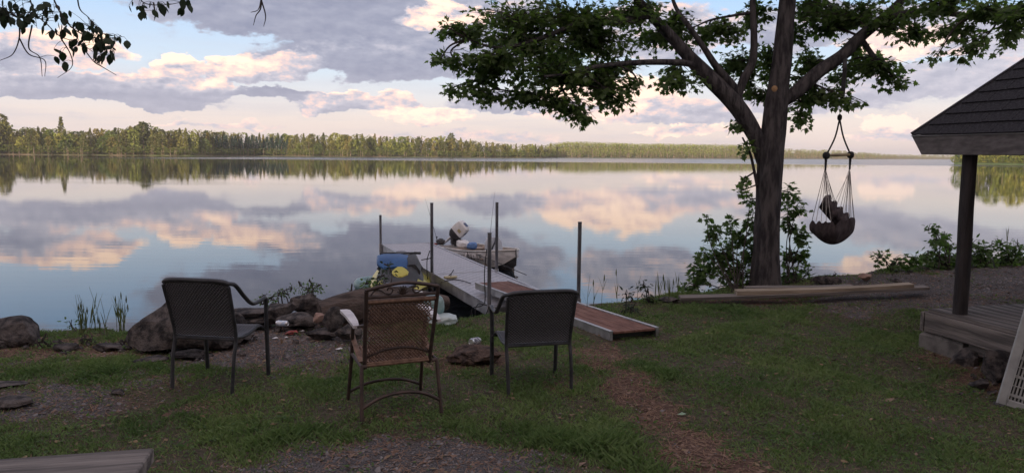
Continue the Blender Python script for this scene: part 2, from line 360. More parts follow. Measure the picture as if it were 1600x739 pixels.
# ------------------------------------------------------------------ ground
EX = [-30, -7, -4.5, -2.5, -.8, .5, 1.6, 2.6, 4.0, 5.5, 7.5, 12, 30]
EY = [8.1, 8.1, 8.15, 8.75, 8.9, 9.1, 9.9, 10.5, 11.0, 11.2, 11.4, 11.6, 12]
EH = [.65, .65, .65, .70, .72, .70, .72, .74, .78, .98, 1.15, 1.2, 1.2]
def sstep(t): t = np.clip(t, 0, 1); return t*t*(3-2*t)
def zg(x, y):
    x = np.asarray(x, float); y = np.asarray(y, float)
    E = np.interp(x, EX, EY); H = np.interp(x, EX, EH)
    near = 1.12 + .015*np.maximum(-y, 0)
    mid = np.interp(x, [-6, 0, 3, 4.4, 7], [.78, .82, .78, .66, .66])
    b = np.where(y < 5.5, near + (mid-near)*sstep(y/5.5), mid + (H-mid)*sstep((y-5.5)/np.maximum(E-5.5, .1)))
    b = b + .022*np.sin(x*1.9+y*.7)*np.cos(y*2.3-x*.6) + .010*np.sin(x*5.1+1)*np.sin(y*6.3)
    E2 = E + .18*np.sin(x*2.1) + .10*np.sin(x*5.3+2)
    t = sstep((y-E2)/1.25)
    return b*(1-t) + (-.5)*t
def hit(px, py):
    z = .8
    for _ in range(25):
        p = at_z(px, py, z); z = .5*z+.5*float(zg(p.x, p.y))
    p = at_z(px, py, z); return Vector((p.x, p.y, float(zg(p.x, p.y))))
# bare patches, as seen spots on the lawn: px, py, rx, ry, strength, gravel?
PATCH = [(935, 560, 38, 22, .8, 0), (980, 605, 44, 26, .9, 0), (1030, 650, 48, 26, .9, 0), (1085, 700, 56, 32, .95, 0), (1140, 760, 80, 50, 1, 0),
 (640, 720, 230, 34, 1, 1), (470, 735, 120, 20, .8, 1), (780, 735, 120, 24, .8, 1), (100, 625, 120, 28, .75, 1), (20, 640, 70, 22, .8, 1), (235, 595, 60, 14, .6, 1), (330, 640, 60, 14, .4, 0),
 (400, 545, 190, 30, 1, 1), (480, 525, 130, 30, 1, 1), (150, 545, 190, 16, .8, 0), (470, 580, 60, 12, .5, 1), (700, 570, 60, 12, .6, 0), (745, 555, 60, 16, .8, 0), (880, 600, 30, 14, .4, 0),
 (1460, 455, 190, 30, 1.2, 1), (1600, 440, 160, 36, 1.2, 1), (1340, 480, 70, 18, .8, 1), (1240, 468, 170, 8, .7, 0), (1500, 600, 30, 12, .6, 0), (1480, 560, 60, 16, .7, 0), (620, 655, 60, 10, .35, 0), (1560, 590, 60, 30, .8, 0)]
def cover(X, Y, Z):
    px, py = project(X, Y, Z)
    d = np.zeros_like(px); g = np.zeros_like(px)
    jx = 9*np.sin(X*9+Y*3)+7*np.sin(Y*17-X*5); jy = 4*np.sin(X*13)+3*np.sin(Y*23+X*7)
    for (cx, cy, rx, ry, s_, gr) in PATCH:
        q = ((px+jx-cx)/rx)**2+((py+jy-cy)/ry)**2
        f = s_*np.clip(1.25-q*.75, 0, 1); d = np.maximum(d, f)
        if gr: g = np.maximum(g, f)
    return d, g
xs = np.concatenate([np.linspace(-60, -9, 26), np.arange(-8.8, 8.8, .045), np.linspace(9, 60, 26)])
ys = np.concatenate([np.linspace(-60, -1, 30), np.arange(-.5, 3, .12), np.arange(3.0, 13.2, .045), np.linspace(13.4, 16, 8)])
GX, GY = np.meshgrid(xs, ys); GZ = zg(GX, GY)
n_ = (np.sin(GX*23.1+np.cos(GY*17.7)*2)*np.sin(GY*27.3+np.sin(GX*19.9)*2)); GZ = GZ + n_*.007
D, G = cover(GX, GY, GZ)
outm = (GY < 3); D = np.where(outm, .4, D); G = np.where(outm, 0, G)
nx, ny = len(xs), len(ys); idx = np.arange(nx*ny).reshape(ny, nx)
FQ = np.stack([idx[:-1, :-1], idx[:-1, 1:], idx[1:, 1:], idx[1:, :-1]], -1).reshape(-1, 4)
def ground_mat():
    m_ = bpy.data.materials.new('lawn_soil'); m_.use_nodes = True; N = NT(m_.node_tree); bs = m_.node_tree.nodes['Principled BSDF']
    t = N.n('ShaderNodeTexCoord').outputs['Object']
    d = N.n('ShaderNodeAttribute', attribute_name='dirt').outputs['Fac']; g = N.n('ShaderNodeAttribute', attribute_name='gravel').outputs['Fac']
    n1 = N.noise(t, 2.2, 6, .65); n2 = N.noise(t, 28, 5, .7); n3 = N.noise(t, 90, 3, .7)
    turf = N.mix(N.ss(n2, .35, .65), (.065, .062, .040, 1), (.125, .10, .072, 1))
    dirt = N.mix(N.ss(n2, .35, .68), (.085, .050, .038, 1), (.17, .105, .080, 1))
    grav = N.mix(N.ss(n3, .38, .64), (.060, .055, .058, 1), (.17, .155, .155, 1))
    dd = N.ss(N.m('MULTIPLY_ADD', N.m('SUBTRACT', n1, .5), .9, d), .25, .62)
    gg = N.ss(N.m('MULTIPLY_ADD', N.m('SUBTRACT', n1, .5), .8, g), .35, .75)
    c = N.mix(gg, N.mix(dd, turf, dirt), grav)
    N.put(bs.inputs['Base Color'], c); bs.inputs['Roughness'].default_value = .95; bs.inputs['Specular IOR Level'].default_value = .2
    b = N.n('ShaderNodeBump'); b.inputs['Strength'].default_value = 1; b.inputs['Distance'].default_value = .03
    N.put(b.inputs['Height'], N.m('ADD', n2, N.m('MULTIPLY', n3, .5))); N.put(bs.inputs['Normal'], b.outputs[0]); return m_
gm = np_mesh('ground', np.stack([GX, GY, GZ], -1).reshape(-1, 3), FQ, ground_mat(), True, {'dirt': D.ravel(), 'gravel': G.ravel()})
tag(link_mesh('ground', gm), kind='structure')

# ------------------------------------------------------------------ water
def water_mat():
    m_ = bpy.data.materials.new('lake_water'); m_.use_nodes = True; N = NT(m_.node_tree); bs = m_.node_tree.nodes['Principled BSDF']
    g = N.n('ShaderNodeNewGeometry').outputs['Position']; sp = N.n('ShaderNodeSeparateXYZ'); N.put(sp.inputs[0], g)
    bs.inputs['Base Color'].default_value = (.012, .016, .02, 1); bs.inputs['IOR'].default_value = 1.333
    bs.inputs['Specular IOR Level'].default_value = .5
    # wind-ruffled belt far out
    wob = N.noise(N.v('MULTIPLY', g, (.004, .02, 1)), 1, 3)
    yy = N.m('MULTIPLY_ADD', wob, 120, sp.outputs[1])
    belt = N.m('MULTIPLY', N.ss(yy, 300, 345), N.ss(sp.outputs[0], -190, -110))
    pat = N.m('MULTIPLY', N.ss(N.noise(N.v('MULTIPLY', g, (.02, .11, 1)), 1, 3), .52, .66), N.m('MULTIPLY', N.ss(sp.outputs[1], 8, 20), N.ss(sp.outputs[1], 60, 160, 1, 0)))
    N.put(bs.inputs['Roughness'], N.m('MULTIPLY_ADD', belt, .20, .004))
    wv = N.v('MULTIPLY', g, (.55, 2.6, 1)); h1 = N.noise(wv, 1.0, 3, .5)
    wv2 = N.v('MULTIPLY', g, (2.2, 10, 1)); h2 = N.noise(wv2, 1.0, 2, .5)
    h = N.m('ADD', N.m('MULTIPLY', h1, .0012), N.m('MULTIPLY', N.m('MULTIPLY', h2, .00045), N.m('MULTIPLY_ADD', pat, 1.6, .35)))
    b = N.n('ShaderNodeBump'); b.inputs['Strength'].default_value = 1.0; b.inputs['Distance'].default_value = 1.0
    N.put(b.inputs['Height'], h); N.put(bs.inputs['Normal'], b.outputs[0]); return m_
wm = MB(); wm.add([(-4000, 8, 0), (4000, 8, 0), (4000, 6000, 0), (-4000, 6000, 0)], [(0, 1, 2, 3)])
tag(wm.build('lake_water', water_mat()), kind='structure')

# ------------------------------------------------------------------ leaf tools
def leaf_template(kind):
    if kind == 'maple':
        o = [(0, 0), (.30, -.10), (.20, .08), (.50, .18), (.46, .34), (.26, .38), (.30, .62), (.12, .60), (0, 1.0),
             (-.12, .60), (-.30, .62), (-.26, .38), (-.46, .34), (-.50, .18), (-.20, .08), (-.30, -.10)]
        c = (0, .35)
    elif kind == 'oval':
        o = [(0, 0), (.22, .15), (.33, .42), (.24, .72), (0, 1.05), (-.24, .72), (-.33, .42), (-.22, .15)]; c = (0, .45)
    else:
        o = [(0, 0), (.20, .35), (0, 1.0), (-.20, .35)]; c = None
    V = [(x, y, -.16*abs(x)-.10*y*y) for x, y in o]
    if c: V.append((c[0], c[1], .03)); n = len(o); Fs = [(i, (i+1) % n, n) for i in range(n)]
    else: Fs = [(0, 1, 2), (0, 2, 3)]
    return np.array(V), np.array(Fs)
def frames(dirs, tilt, rng):
    """rotation matrices: y axis = leaf direction, z = leaf normal (mostly up)"""
    d = dirs/np.maximum(np.linalg.norm(dirs, axis=1, keepdims=True), 1e-6)
    up = np.array([0, 0, 1.0])+rng.normal(0, tilt, (len(d), 3))
    z = up-d*np.sum(up*d, 1, keepdims=True); z /= np.maximum(np.linalg.norm(z, axis=1, keepdims=True), 1e-6)
    x = np.cross(d, z); return np.stack([x, d, z], -1)
def scatter(tmpl, pos, Rn, size):
    V, Fs = tmpl; n = len(pos); k = len(V)
    P_ = np.einsum('nij,kj->nki', Rn, V)*size[:, None, None]+pos[:, None, :]
    return P_.reshape(-1, 3), (Fs[None]+(np.arange(n)*k)[:, None, None]).reshape(-1, Fs.shape[1])
def leafy(clusters, skel, leaf, dens, size, twig_mb, rng, droop=.35, leafy_len=.6):
    """clusters: (centre, radii(3)); returns leaf pos, dirs"""
    sk = np.array([tuple(p) for p in skel]); pos = []; dr = []
    for (C, rad, dm) in clusters:
        C = np.array(C); rad = np.array(rad); area = PI*rad[0]*rad[2]
        nleaf = max(6, int(area*dens*dm)); k = np.argmin(((sk-C)**2).sum(1)+(sk[:, 2] > C[2]+.3)*.6); A = sk[k]
        mid = A+(C-A)*.5+np.array([0, 0, .12*np.linalg.norm(C-A)])+rng.normal(0, .05, 3)
        br = spline([A, mid, C], 5); twig_mb.tube(br, [min(.035, .012+.012*np.linalg.norm(C-A)), .007], 5, cap=False)
        bp = np.array([tuple(p) for p in br]); per = 13; nt = max(2, int(nleaf/per))
        for t in range(nt):
            u = rng.normal(0, 1, 3); u /= np.linalg.norm(u); T = C+u*rad*rng.uniform(.35, 1)**.5
            Lr = min(leafy_len*1.3, max(.2, np.linalg.norm(rad)*.9)); j = rng.integers(len(bp)//2, len(bp)); S0 = bp[j]
            if np.linalg.norm(T-S0) > Lr*1.6: twig_mb.tube([S0, (S0+T)/2+np.array([0, 0, .05]), T], [.006, .0025], 3, cap=False); S1 = T+(S0-T)*(Lr/np.linalg.norm(T-S0))
            else: twig_mb.tube([S0, (S0+T)/2+np.array([0, 0, .04]), T], [.006, .0025], 3, cap=False); S1 = S0
            s = rng.uniform(.1, 1.05, per)[:, None]; base = S1+(T-S1)*s
            off = rng.normal(0, 1, (per, 3)); off[:, 2] *= .6; off /= np.linalg.norm(off, axis=1, keepdims=True)
            pos.append(base+off*rng.uniform(.02, .09, (per, 1))+np.array([0, 0, -.02]))
            d = off+(T-S1)/max(.1, np.linalg.norm(T-S1))*.5; d[:, 2] -= droop*rng.uniform(.3, 2.2, per); dr.append(d)
    return np.concatenate(pos), np.concatenate(dr)
def leaf_objects(pos, dr, tmpl, size, m_, parent, root_inv, rng, nobj=0, tilt=.5, name='foliage', lname='leaf'):
    Rn = frames(dr, tilt, rng); sz = size*rng.uniform(.5, 1.25, len(pos)); order = np.argsort(pos[:, 1])
    if nobj:
        px, py = project(pos[:, 0], pos[:, 1], pos[:, 2]); vis = (px > 0) & (px < 1600) & (py > 0) & (py < 739)
        order = np.concatenate([order[vis[order]], order[~vis[order]]])
        mes = [np_mesh(lname, tmpl[0], tmpl[1], m_, attrs={'rnd': np.full(len(tmpl[0]), v_)}) for v_ in (.15, .4, .7, .95)]
        for i in order[:nobj]:
            o = link_mesh(lname, mes[i % 4], parent)
            M_ = Matrix(Rn[i].tolist()).to_4x4(); M_ = Matrix.Translation(pos[i]-root_inv) @ M_ @ Matrix.Scale(float(sz[i]), 4)
            o.matrix_basis = M_
        order = order[nobj:]
    if len(order):
        V, Fs = scatter(tmpl, pos[order]-root_inv, Rn[order], sz[order]); r = np.repeat(rng.uniform(0, 1, len(order)), len(tmpl[0]))
        o = link_mesh(name, np_mesh(name, V, Fs, m_, attrs={'rnd': r}), parent); o['kind'] = 'stuff'
T_MAP, T_OV, T_SM = leaf_template('maple'), leaf_template('oval'), leaf_template('small')

# ------------------------------------------------------------------ the big maple
def cl(px, py, rx, ry, d, dm=1.0, dr=None):
    c = at_d(px, py, d); k = d/F; return (tuple(c), (rx*k*1.12, (dr or max(.35, rx*k*.8)), ry*k*1.15), dm)
def rough_tube(mb, pts, rs, n=18, amp=.06, seed=0, lumps=()):
    P_ = spline(pts, 8); m_ = len(P_); q = [rs[0]]
    rr = np.interp(np.linspace(0, len(rs)-1, m_), range(len(rs)), rs)
    rings = []; up = None
    for i, p in enumerate(P_):
        t = (P_[min(i+1, m_-1)]-P_[max(i-1, 0)]).normalized()
        if up is None: up = Vector((0, 1, 0)) if abs(t.y) < .9 else Vector((1, 0, 0))
        a = (up-t*up.dot(t)).normalized(); up = a; b = t.cross(a); ring = []
        for j in range(n):
            th = 2*PI*j/n; v_ = a*math.cos(th)+b*math.sin(th)
            k = 1+amp*mnoise.noise(Vector((v_.x*2.2+seed, v_.y*2.2, p.z*1.5)))*2+amp*.9*mnoise.noise(Vector((v_.x*9, v_.y*9+seed, p.z*2.5)))
            ring.append(p+v_*rr[i]*k)
        rings.append(ring)
    mb.loft(rings); return P_
D0 = 10.8
tb = hit(1198, 447); D0 = tb.y
tree = thing('maple_tree', 'big leafy maple tree with dark forked trunk on the bank, its limb carrying the swing', 'tree', tuple(tb))
def TP(px, py, dd=0): return at_d(px, py, D0+dd)-tb
k = D0/F
trunk = MB()
tp = rough_tube(trunk, [Vector((0, 0, -.25)), TP(1196, 442), TP(1197, 400), TP(1200, 330), TP(1203, 265), TP(1207, 210), TP(1215, 150), TP(1222, 95), TP(1227, 40), TP(1234, -30), TP(1240, -120)],
    [30*k, 24.5*k, 20*k, 18.5*k, 19*k, 19.5*k, 16.5*k, 14.5*k, 13*k, 11*k, 8*k], 26, .07)
trunk.build('trunk', M_bark, tree, 50)
skel = []
def limb(pts, rs, seed, name='limb'):
    mb = MB(); q = rough_tube(mb, pts, rs, 14, .07, seed); mb.build(name, M_bark, tree, 50); skel.extend([p+tb for p in q]); return q
skel.extend([p+tb for p in tp[40:]])
limb([TP(1196, 260), TP(1180, 212), TP(1150, 165), TP(1113, 127), TP(1085, 98), TP(1052, 62), TP(1015, 22, -.2), TP(985, -15, -.4), TP(950, -70, -.7)], [11*k, 13*k, 13*k, 12.5*k, 11*k, 8.5*k, 7*k, 5.5*k, 4*k], 3)
limb([TP(1160, 178), TP(1148, 140), TP(1120, 105), TP(1098, 72), TP(1075, 40), TP(1055, 10, .3), TP(1040, -40, .5)], [6*k, 6.5*k, 5.5*k, 4.5*k, 4*k, 3*k, 2*k], 5)
limb([TP(1150, 160), TP(1162, 125), TP(1176, 95), TP(1178, 50), TP(1176, 0), TP(1178, -60)], [6*k, 6.5*k, 5.8*k, 5*k, 4.4*k, 3.5*k], 7)
limb([TP(1220, 160), TP(1245, 143), TP(1280, 112), TP(1315, 88), TP(1345, 58), TP(1385, 25), TP(1420, -10), TP(1470, -60)], [10*k, 10.5*k, 10*k, 9.5*k, 8.5*k, 7*k, 5.5*k, 4*k], 9)
limb([TP(1090, 103), TP(1060, 98, -.2), TP(1000, 98, -.5), TP(940, 103, -.8), TP(890, 115, -1), TP(850, 120, -1.2)], [5*k, 4.5*k, 4*k, 3*k, 2.2*k, 1.5*k], 11)
limb([TP(1015, 25, -.2), TP(960, 35, -.5), TP(900, 40, -.9), TP(840, 62, -1.1), TP(780, 75, -1.3), TP(730, 62, -1.4)], [5*k, 4.5*k, 3.8*k, 3*k, 2*k, 1*k], 13)
limb([TP(930, 103, -.8), TP(890, 135, -.7), TP(850, 150, -.6), TP(780, 140, -.6)], [2.5*k, 2*k, 1.5*k, 1*k], 15)
limb([TP(1370, 35), TP(1430, 18, -.6), TP(1500, 24, -1.2), TP(1560, 22, -1.8), TP(1620, 20, -2.2)], [5*k, 4*k, 3.2*k, 2.5*k, 1.5*k], 17)
limb([TP(1345, 60), TP(1362, 85), TP(1380, 105), TP(1398, 118)], [4*k, 4*k, 3*k, 1.5*k], 19)
limb([TP(1176, 20), TP(1145, 25), TP(1110, 32), TP(1080, 45)], [2.6*k, 2*k, 1.5*k, .8*k], 21)
limb([TP(1192, 340), TP(1180, 275), TP(1172, 240), TP(1160, 215)], [2.4*k, 2.2*k, 2*k, 1.2*k], 23, 'sucker_stem')
limb([TP(1240, -60), TP(1270, -20, .5), TP(1300, 10, 1.2), TP(1330, 30, 1.8)], [4*k, 3*k, 2.4*k, 1.4*k], 25)
cb = MB(); pk = tb+TP(1210, 138, -.25); cb.lathe([(.03, 0), (.045, .004), (.03, .012), (.0, .014)], 10, (TP(1210, 139, -.245)), Matrix.Rotation(PI/2, 3, 'X'))
cb.build('cut_branch_scar', mat('scar', (.30, .17, .08), (.40, .25, .13), .8, scale=40), tree)
CL = [(800, 22, 75, 26, -1), (900, 28, 95, 32, -.7), (995, 18, 50, 24, -.2), (735, 48, 48, 18, -1.3), (700, 40, 18, 8, -1.3), (820, 68, 85, 26, -.9), (915, 72, 85, 26, -.5), (712, 97, 36, 13, -1.4), (690, 42, 14, 6, -1.3), (686, 98, 14, 6, -1.4), (694, 142, 14, 6, -1.3),
 (770, 108, 70, 20, -1.1), (860, 118, 85, 24, -.8), (950, 108, 45, 20, -.4), (728, 143, 42, 12, -1.3), (820, 148, 65, 14, -.9), (885, 168, 45, 10, -.7), (905, 183, 32, 8, -.7), (955, 150, 36, 16, -.6), (985, 165, 18, 6, -.6), (860, 90, 70, 20, .6),
 (1062, 130, 42, 14, -.2), (1050, 118, 25, 12, .4), (1132, 45, 38, 18, .1), (1152, 100, 42, 22, .5), (1178, 150, 24, 16, .5), (1062, 50, 28, 34, .4), (1180, 22, 26, 26, .5), (1020, 60, 30, 22, .5), (1195, 85, 20, 22, .7),
 (1310, 20, 75, 26, .4), (1265, 15, 40, 24, .8), (1265, 95, 32, 20, .6), (1255, 128, 26, 20, .6), (1262, 158, 26, 16, .5), (1255, 188, 20, 12, .3), (1285, 150, 30, 14, .2), (1368, 108, 50, 18, .1), (1325, 158, 32, 12, -.2), (1395, 130, 25, 8, 0), (1345, 100, 30, 18, .8), (1310, 125, 28, 14, .9),
 (1385, 25, 40, 25, -.2), (1425, 52, 32, 16, -.6), (1465, 15, 60, 18, -1), (1545, 15, 60, 20, -1.7), (1490, 52, 42, 16, -1.4), (1512, 84, 30, 15, -1.7), (1462, 92, 10, 4, -1.6), (1588, 50, 20, 32, -2.2), (1600, 15, 40, 25, -2.2),
 (1156, 195, 10, 12, -.1), (1168, 232, 8, 14, -.1), (1165, 275, 8, 9, -.1), (1160, 298, 16, 7, -.15),
 (930, 130, 60, 18, -.5), (1000, 138, 26, 9, -.4), (760, 152, 30, 7, -1.2), (780, 88, 60, 18, -1.4), (870, 155, 45, 12, -.9), (920, 190, 26, 6, -.7), (1100, 60, 20, 18, .6), (1205, 110, 16, 30, .8), (1170, 130, 20, 14, .6), (1240, 60, 20, 20, .8), (1290, 45, 40, 12, .7), (1330, 75, 22, 14, .6), (850, -60, 130, 45, -.9), (1000, -90, 120, 60, .2), (1180, -100, 120, 60, 0), (1350, -80, 130, 55, 0), (1520, -60, 110, 40, -1.2), (1100, -30, 60, 20, 1), (1230, -30, 60, 25, .9)]
tw = MB(); rg = np.random.default_rng(5)
cls = [cl(a, b, c, d_, D0+e, .55 if b < -20 else 1.0) for (a, b, c, d_, e) in CL]
pos, dr = leafy(cls, skel, None, 1300, .1, tw, rg)
tw.M = Matrix.Translation(-tb); tw2 = MB(); tw2.v = [tuple(Vector(v_)-tb) for v_ in tw.v]; tw2.f = tw.f; tw2.mi = tw.mi
o = tw2.build('twigs', M_twig, tree); o['kind'] = 'stuff'
leaf_objects(pos, dr, T_MAP, .084, M_leaf, tree, np.array(tb), rg, 300)
print('maple leaves', len(pos))

# ------------------------------------------------------------------ shrubs and small plants
def shrub(label, base, clusters, tmpl, size, dens, m_, cat='shrub', seed=1, stem_n=5, group=None, nobj=0, leafy_len=.35, name='shrub'):
    rr = np.random.default_rng(seed); b = Vector(base); t = thing(name, label, cat, tuple(b), group=group)
    tw = MB(); sk = []; st = MB()
    for i, (C, rad, dm) in enumerate(clusters):
        mid = b+(Vector(C)-b)*.55+Vector((rr.normal(0, .04), rr.normal(0, .04), .05)); q = spline([b+Vector((rr.normal(0, .05), rr.normal(0, .05), -.05)), mid, Vector(C)], 5)
        st.tube([p-b for p in q], [.010, .005], 5); sk.extend(q)
    p, d = leafy(clusters, sk, None, dens, size, tw, rr, leafy_len=leafy_len)
    st.build('stem', M_twig, t); tw.v = [tuple(Vector(v_)-b) for v_ in tw.v]; tw.build('twigs', M_twig, t)['kind'] = 'stuff'
    leaf_objects(p, d, tmpl, size, m_, t, np.array(b), rr, nobj)
    return t
def cs(px, py, rx, ry, d, dm=1): return cl(px, py, rx, ry, d, dm, dr=max(.12, rx*d/F*.7))
b = hit(1150, 455)
shrub('low leafy shrub crowding the left side of the maple trunk at the water edge', b, [cs(1095, 425, 28, 20, 11.1), cs(1085, 447, 24, 12, 11), cs(1125, 395, 28, 25, 11.2), cs(1150, 425, 35, 28, 11.1), cs(1115, 362, 22, 14, 11.1), cs(1155, 370, 24, 20, 11.3), cs(1175, 345, 14, 20, 11.3), cs(1175, 400, 22, 30, 11.3), cs(1172, 312, 12, 6, 11.2), cs(1104, 340, 8, 5, 11.2, .7), cs(1140, 345, 12, 6, 11.2), cs(1100, 395, 10, 14, 11), cs(1140, 452, 40, 10, 11.0)],
    T_MAP, .085, 950, M_leaf2, seed=3, nobj=60)
b = hit(1236, 443)
shrub('taller leafy shrub behind the right side of the maple trunk', b, [cs(1232, 300, 14, 14, 11.3), cs(1245, 325, 18, 16, 11.3), cs(1235, 350, 20, 18, 11.3), cs(1250, 370, 16, 16, 11.3), cs(1238, 395, 24, 22, 11.3), cs(1255, 405, 12, 12, 11.2), cs(1236, 428, 26, 14, 11.3), cs(1262, 430, 8, 14, 11.1, .6)],
    T_MAP, .085, 850, M_leaf2, seed=4, nobj=40)
b = at_d(1390, 416, 10.9)
shrub('small leafy shrub with round leaves low on the right bank', b, [cs(1377, 403, 14, 13, 10.9), cs(1405, 405, 12, 8, 10.9), cs(1432, 402, 14, 9, 10.9), cs(1392, 413, 24, 6, 10.9), cs(1425, 413, 22, 5, 10.9)], T_MAP, .08, 900, M_leaf2, seed=5)
b = at_d(1480, 414, 10.9)
shrub('leafy bush with one arching shoot just left of the pavilion post', b, [cs(1458, 358, 12, 8, 11.1, .7), cs(1474, 372, 12, 10, 11.1), cs(1486, 383, 12, 8, 11.1), cs(1462, 390, 10, 8, 11.1), cs(1470, 403, 26, 10, 11.1), cs(1455, 410, 24, 6, 11.1), cs(1490, 400, 14, 10, 11.1), cs(1462, 378, 10, 8, 11), cs(1450, 400, 20, 8, 11), cs(1482, 412, 26, 6, 11)], T_MAP, .085, 900, M_leaf2, seed=6)
for i, (x, lab) in enumerate([(1535, 'low green bush on the bank right of the pavilion post'), (1580, 'green bush on the far right of the bank at the picture edge')]):
    b = at_d(x, 412, 10.9)
    shrub(lab, b, [cs(x, 396, 28, 14, b.y), cs(x-16, 380, 12, 10, b.y), cs(x+12, 385, 14, 10, b.y), cs(x, 408, 34, 8, b.y)], T_OV, .065, 1500, M_leaf2, seed=20+i)
b = at_d(448, 482, 8.9)
shrub('small feathery bush poking up behind the fire pit rocks, the smaller one', b, [cs(443, 458, 10, 8, 9.0), cs(456, 450, 5, 8, 9.0), cs(434, 462, 6, 5, 9)], T_OV, .030, 2600, M_leaf2, seed=8, leafy_len=.2)
b = at_d(485, 476, 8.9)
shrub('light green feathery bush poking up behind the fire pit rocks, the larger one', b, [cs(484, 450, 14, 12, 9.0), cs(470, 447, 7, 8, 9.0), cs(496, 447, 8, 9, 9), cs(485, 440, 6, 6, 9)], T_OV, .030, 2600, M_leaf2, seed=9, leafy_len=.2)
b = at_d(575, 478, 9.1)
shrub('leafy plant sprawling beside the yellow float behind the patio chairs', b, [cs(562, 452, 16, 10, 9.3), cs(580, 442, 16, 12, 9.4), cs(592, 455, 16, 14, 9.3), cs(548, 460, 8, 5, 9.3, .6)], T_OV, .055, 1100, M_leaf2, seed=10, leafy_len=.25)
b = at_d(603, 474, 9.2)
shrub('dark upright plant in front of the watercraft', b, [cs(600, 430, 9, 14, 9.5), cs(607, 415, 7, 12, 9.5), cs(598, 448, 10, 10, 9.5)], T_OV, .05, 1300, M_leafd, seed=12, leafy_len=.25)
b = hit(120, 522)
shrub('small bright green sapling at the water edge by the reeds', b, [cs(112, 510, 8, 8, 8.6), cs(118, 522, 9, 5, 8.6)], T_OV, .045, 1300, M_leaf2, seed=13, leafy_len=.2)
for i, (x, y, lab) in enumerate([(985, 490, 'dark leafy weed standing by the ramp at the shore'), (1012, 475, 'spindly green weed at the left end of the long plank')]):
    b = hit(x, y)
    shrub(lab, b, [cs(x, y-18, 12, 8, b.y, .6), cs(x-6, y-30, 8, 5, b.y, .6), cs(x+2, y-6, 12, 5, b.y, .6)], T_SM, .075, 700, M_leafd, seed=30+i, leafy_len=.2, cat='weed', name='weed')
for i, (x, y, h_, lab) in enumerate([(65, 545, 14, 'low green weed in front of the dark rock at the left'), (195, 545, 16, 'green weed at the left foot of the biggest boulder'), (140, 538, 10, 'low leafy weed among the rubble below the reeds'), (232, 552, 10, 'small leafy weed before the biggest boulder'), (415, 470, 8, 'thin weed above the stacked slabs'), (1240, 446, 12, 'low weed at the right foot of the maple'), (1300, 438, 8, 'low green weed by the pointed shore rock')]):
    b = hit(x, y) if y > 500 else at_d(x, y, 9.0 if x < 600 else 10.9)
    shrub(lab, b, [cs(x, y-h_*.7, h_, h_*.6, b.y, .8), cs(x+h_, y-h_*.3, h_*.8, h_*.4, b.y, .8), cs(x-h_, y-h_*.3, h_*.8, h_*.3, b.y, .8)], T_OV, .035, 1500, M_leaf2, seed=60+i, leafy_len=.15, cat='weed', name='weed')
# reeds: each clump a thing
def reeds(px, py, n, h, label, spread=.12, seed=0, head=True, b0=None):
    rr = random.Random(seed); b = b0 or hit(px, py); t = thing('reed_clump', label, 'reeds', tuple(b))
    for i in range(n):
        x, yy = rr.gauss(0, spread), rr.gauss(0, spread*.6); a = rr.uniform(0, 2*PI); L_ = h*rr.uniform(.5, 1.1); le = rr.uniform(.03, .22)*L_
        pts = [Vector((x, yy, -.05)), Vector((x+le*.3*math.cos(a), yy+le*.3*math.sin(a), L_*.5)), Vector((x+le*math.cos(a), yy+le*math.sin(a), L_))]
        mb = MB(); mb.tube(spline(pts, 4), [.004, .0015], 3)
        if head and rr.random() < .5: e = pts[-1]; mb.tube([e-Vector((0, 0, .09)), e-Vector((0, 0, .05)), e], [.004, .009, .002], 4)
        for q in range(2):
            z = rr.uniform(.2, .6)*L_; aa = rr.uniform(0, 6.28); s_ = pts[0].lerp(pts[2], z/L_); ln = rr.uniform(.12, .28)
            e = s_+Vector((math.cos(aa)*ln*.4, math.sin(aa)*ln*.4, ln)); w_ = Vector((-math.sin(aa), math.cos(aa), 0))*.006
            mb.add([s_-w_, s_+w_, (s_+e)/2+w_*.8+Vector((0, 0, .02)), e, (s_+e)/2-w_*.8+Vector((0, 0, .02))], [(0, 1, 2, 3, 4)])
        mb.build('stalk', M_reed, t)
reeds(125, 522, 5, .48, 'two tall thin reeds left of the sapling at the water edge', .10, 1)
reeds(150, 522, 8, .42, 'clump of reeds with seed heads at the water edge, middle of the gap between boulders', .12, 2)
reeds(188, 520, 10, .55, 'taller reeds leaning beside the big boulder', .10, 3)
reeds(30, 512, 6, .30, 'short reeds behind the dark rock at the left edge', .15, 4)
reeds(950, 482, 4, .45, 'sparse reeds in the water near the brown ramp', .25, 5)
reeds(1030, 470, 9, .42, 'thin grassy reeds left of the maple shrub', .18, 6)
reeds(1345, 435, 7, .42, 'wispy reeds between the shore rocks and the right bank', .14, 7)
reeds(1590, 405, 7, .48, 'tall grass stalks on the right bank near the picture edge', .25, 8, b0=at_d(1588, 408, 10.9))

# ------------------------------------------------------------------ overhanging birch at the left
bt = Vector((-6.3, 3.6, 0)); bt.z = float(zg(bt.x, bt.y))
birch = thing('overhanging_tree', 'dark-leaved tree at the top left whose thin branches hang over the lake view', 'tree', tuple(bt))
mb = MB(); rough_tube(mb, [(0, 0, -.2), (.05, 0, 1.5), (-.05, .05, 3.2), (.1, .1, 5), (.2, .2, 7)], [.19, .15, .13, .1, .05], 14, .05, 2); mb.build('trunk', M_bark, birch, 50)
DB = 5.2
def BP(px, py, d=0): return at_d(px, py, DB+d)
bsk = []
def bl(pts, r0, r1, n=6, name='limb'):
    q = spline(pts, 7); mb = MB(); mb.tube([p-bt for p in q], [r0, r1], n); mb.build(name, M_twig, birch); bsk.extend(q); return q
bl([bt+Vector((.1, .1, 3.6)), BP(-220, -150, -.6), BP(-60, -60, -.2), BP(60, -30), BP(180, -50), BP(300, -40, .2), BP(400, -45, .3)], .05, .008)
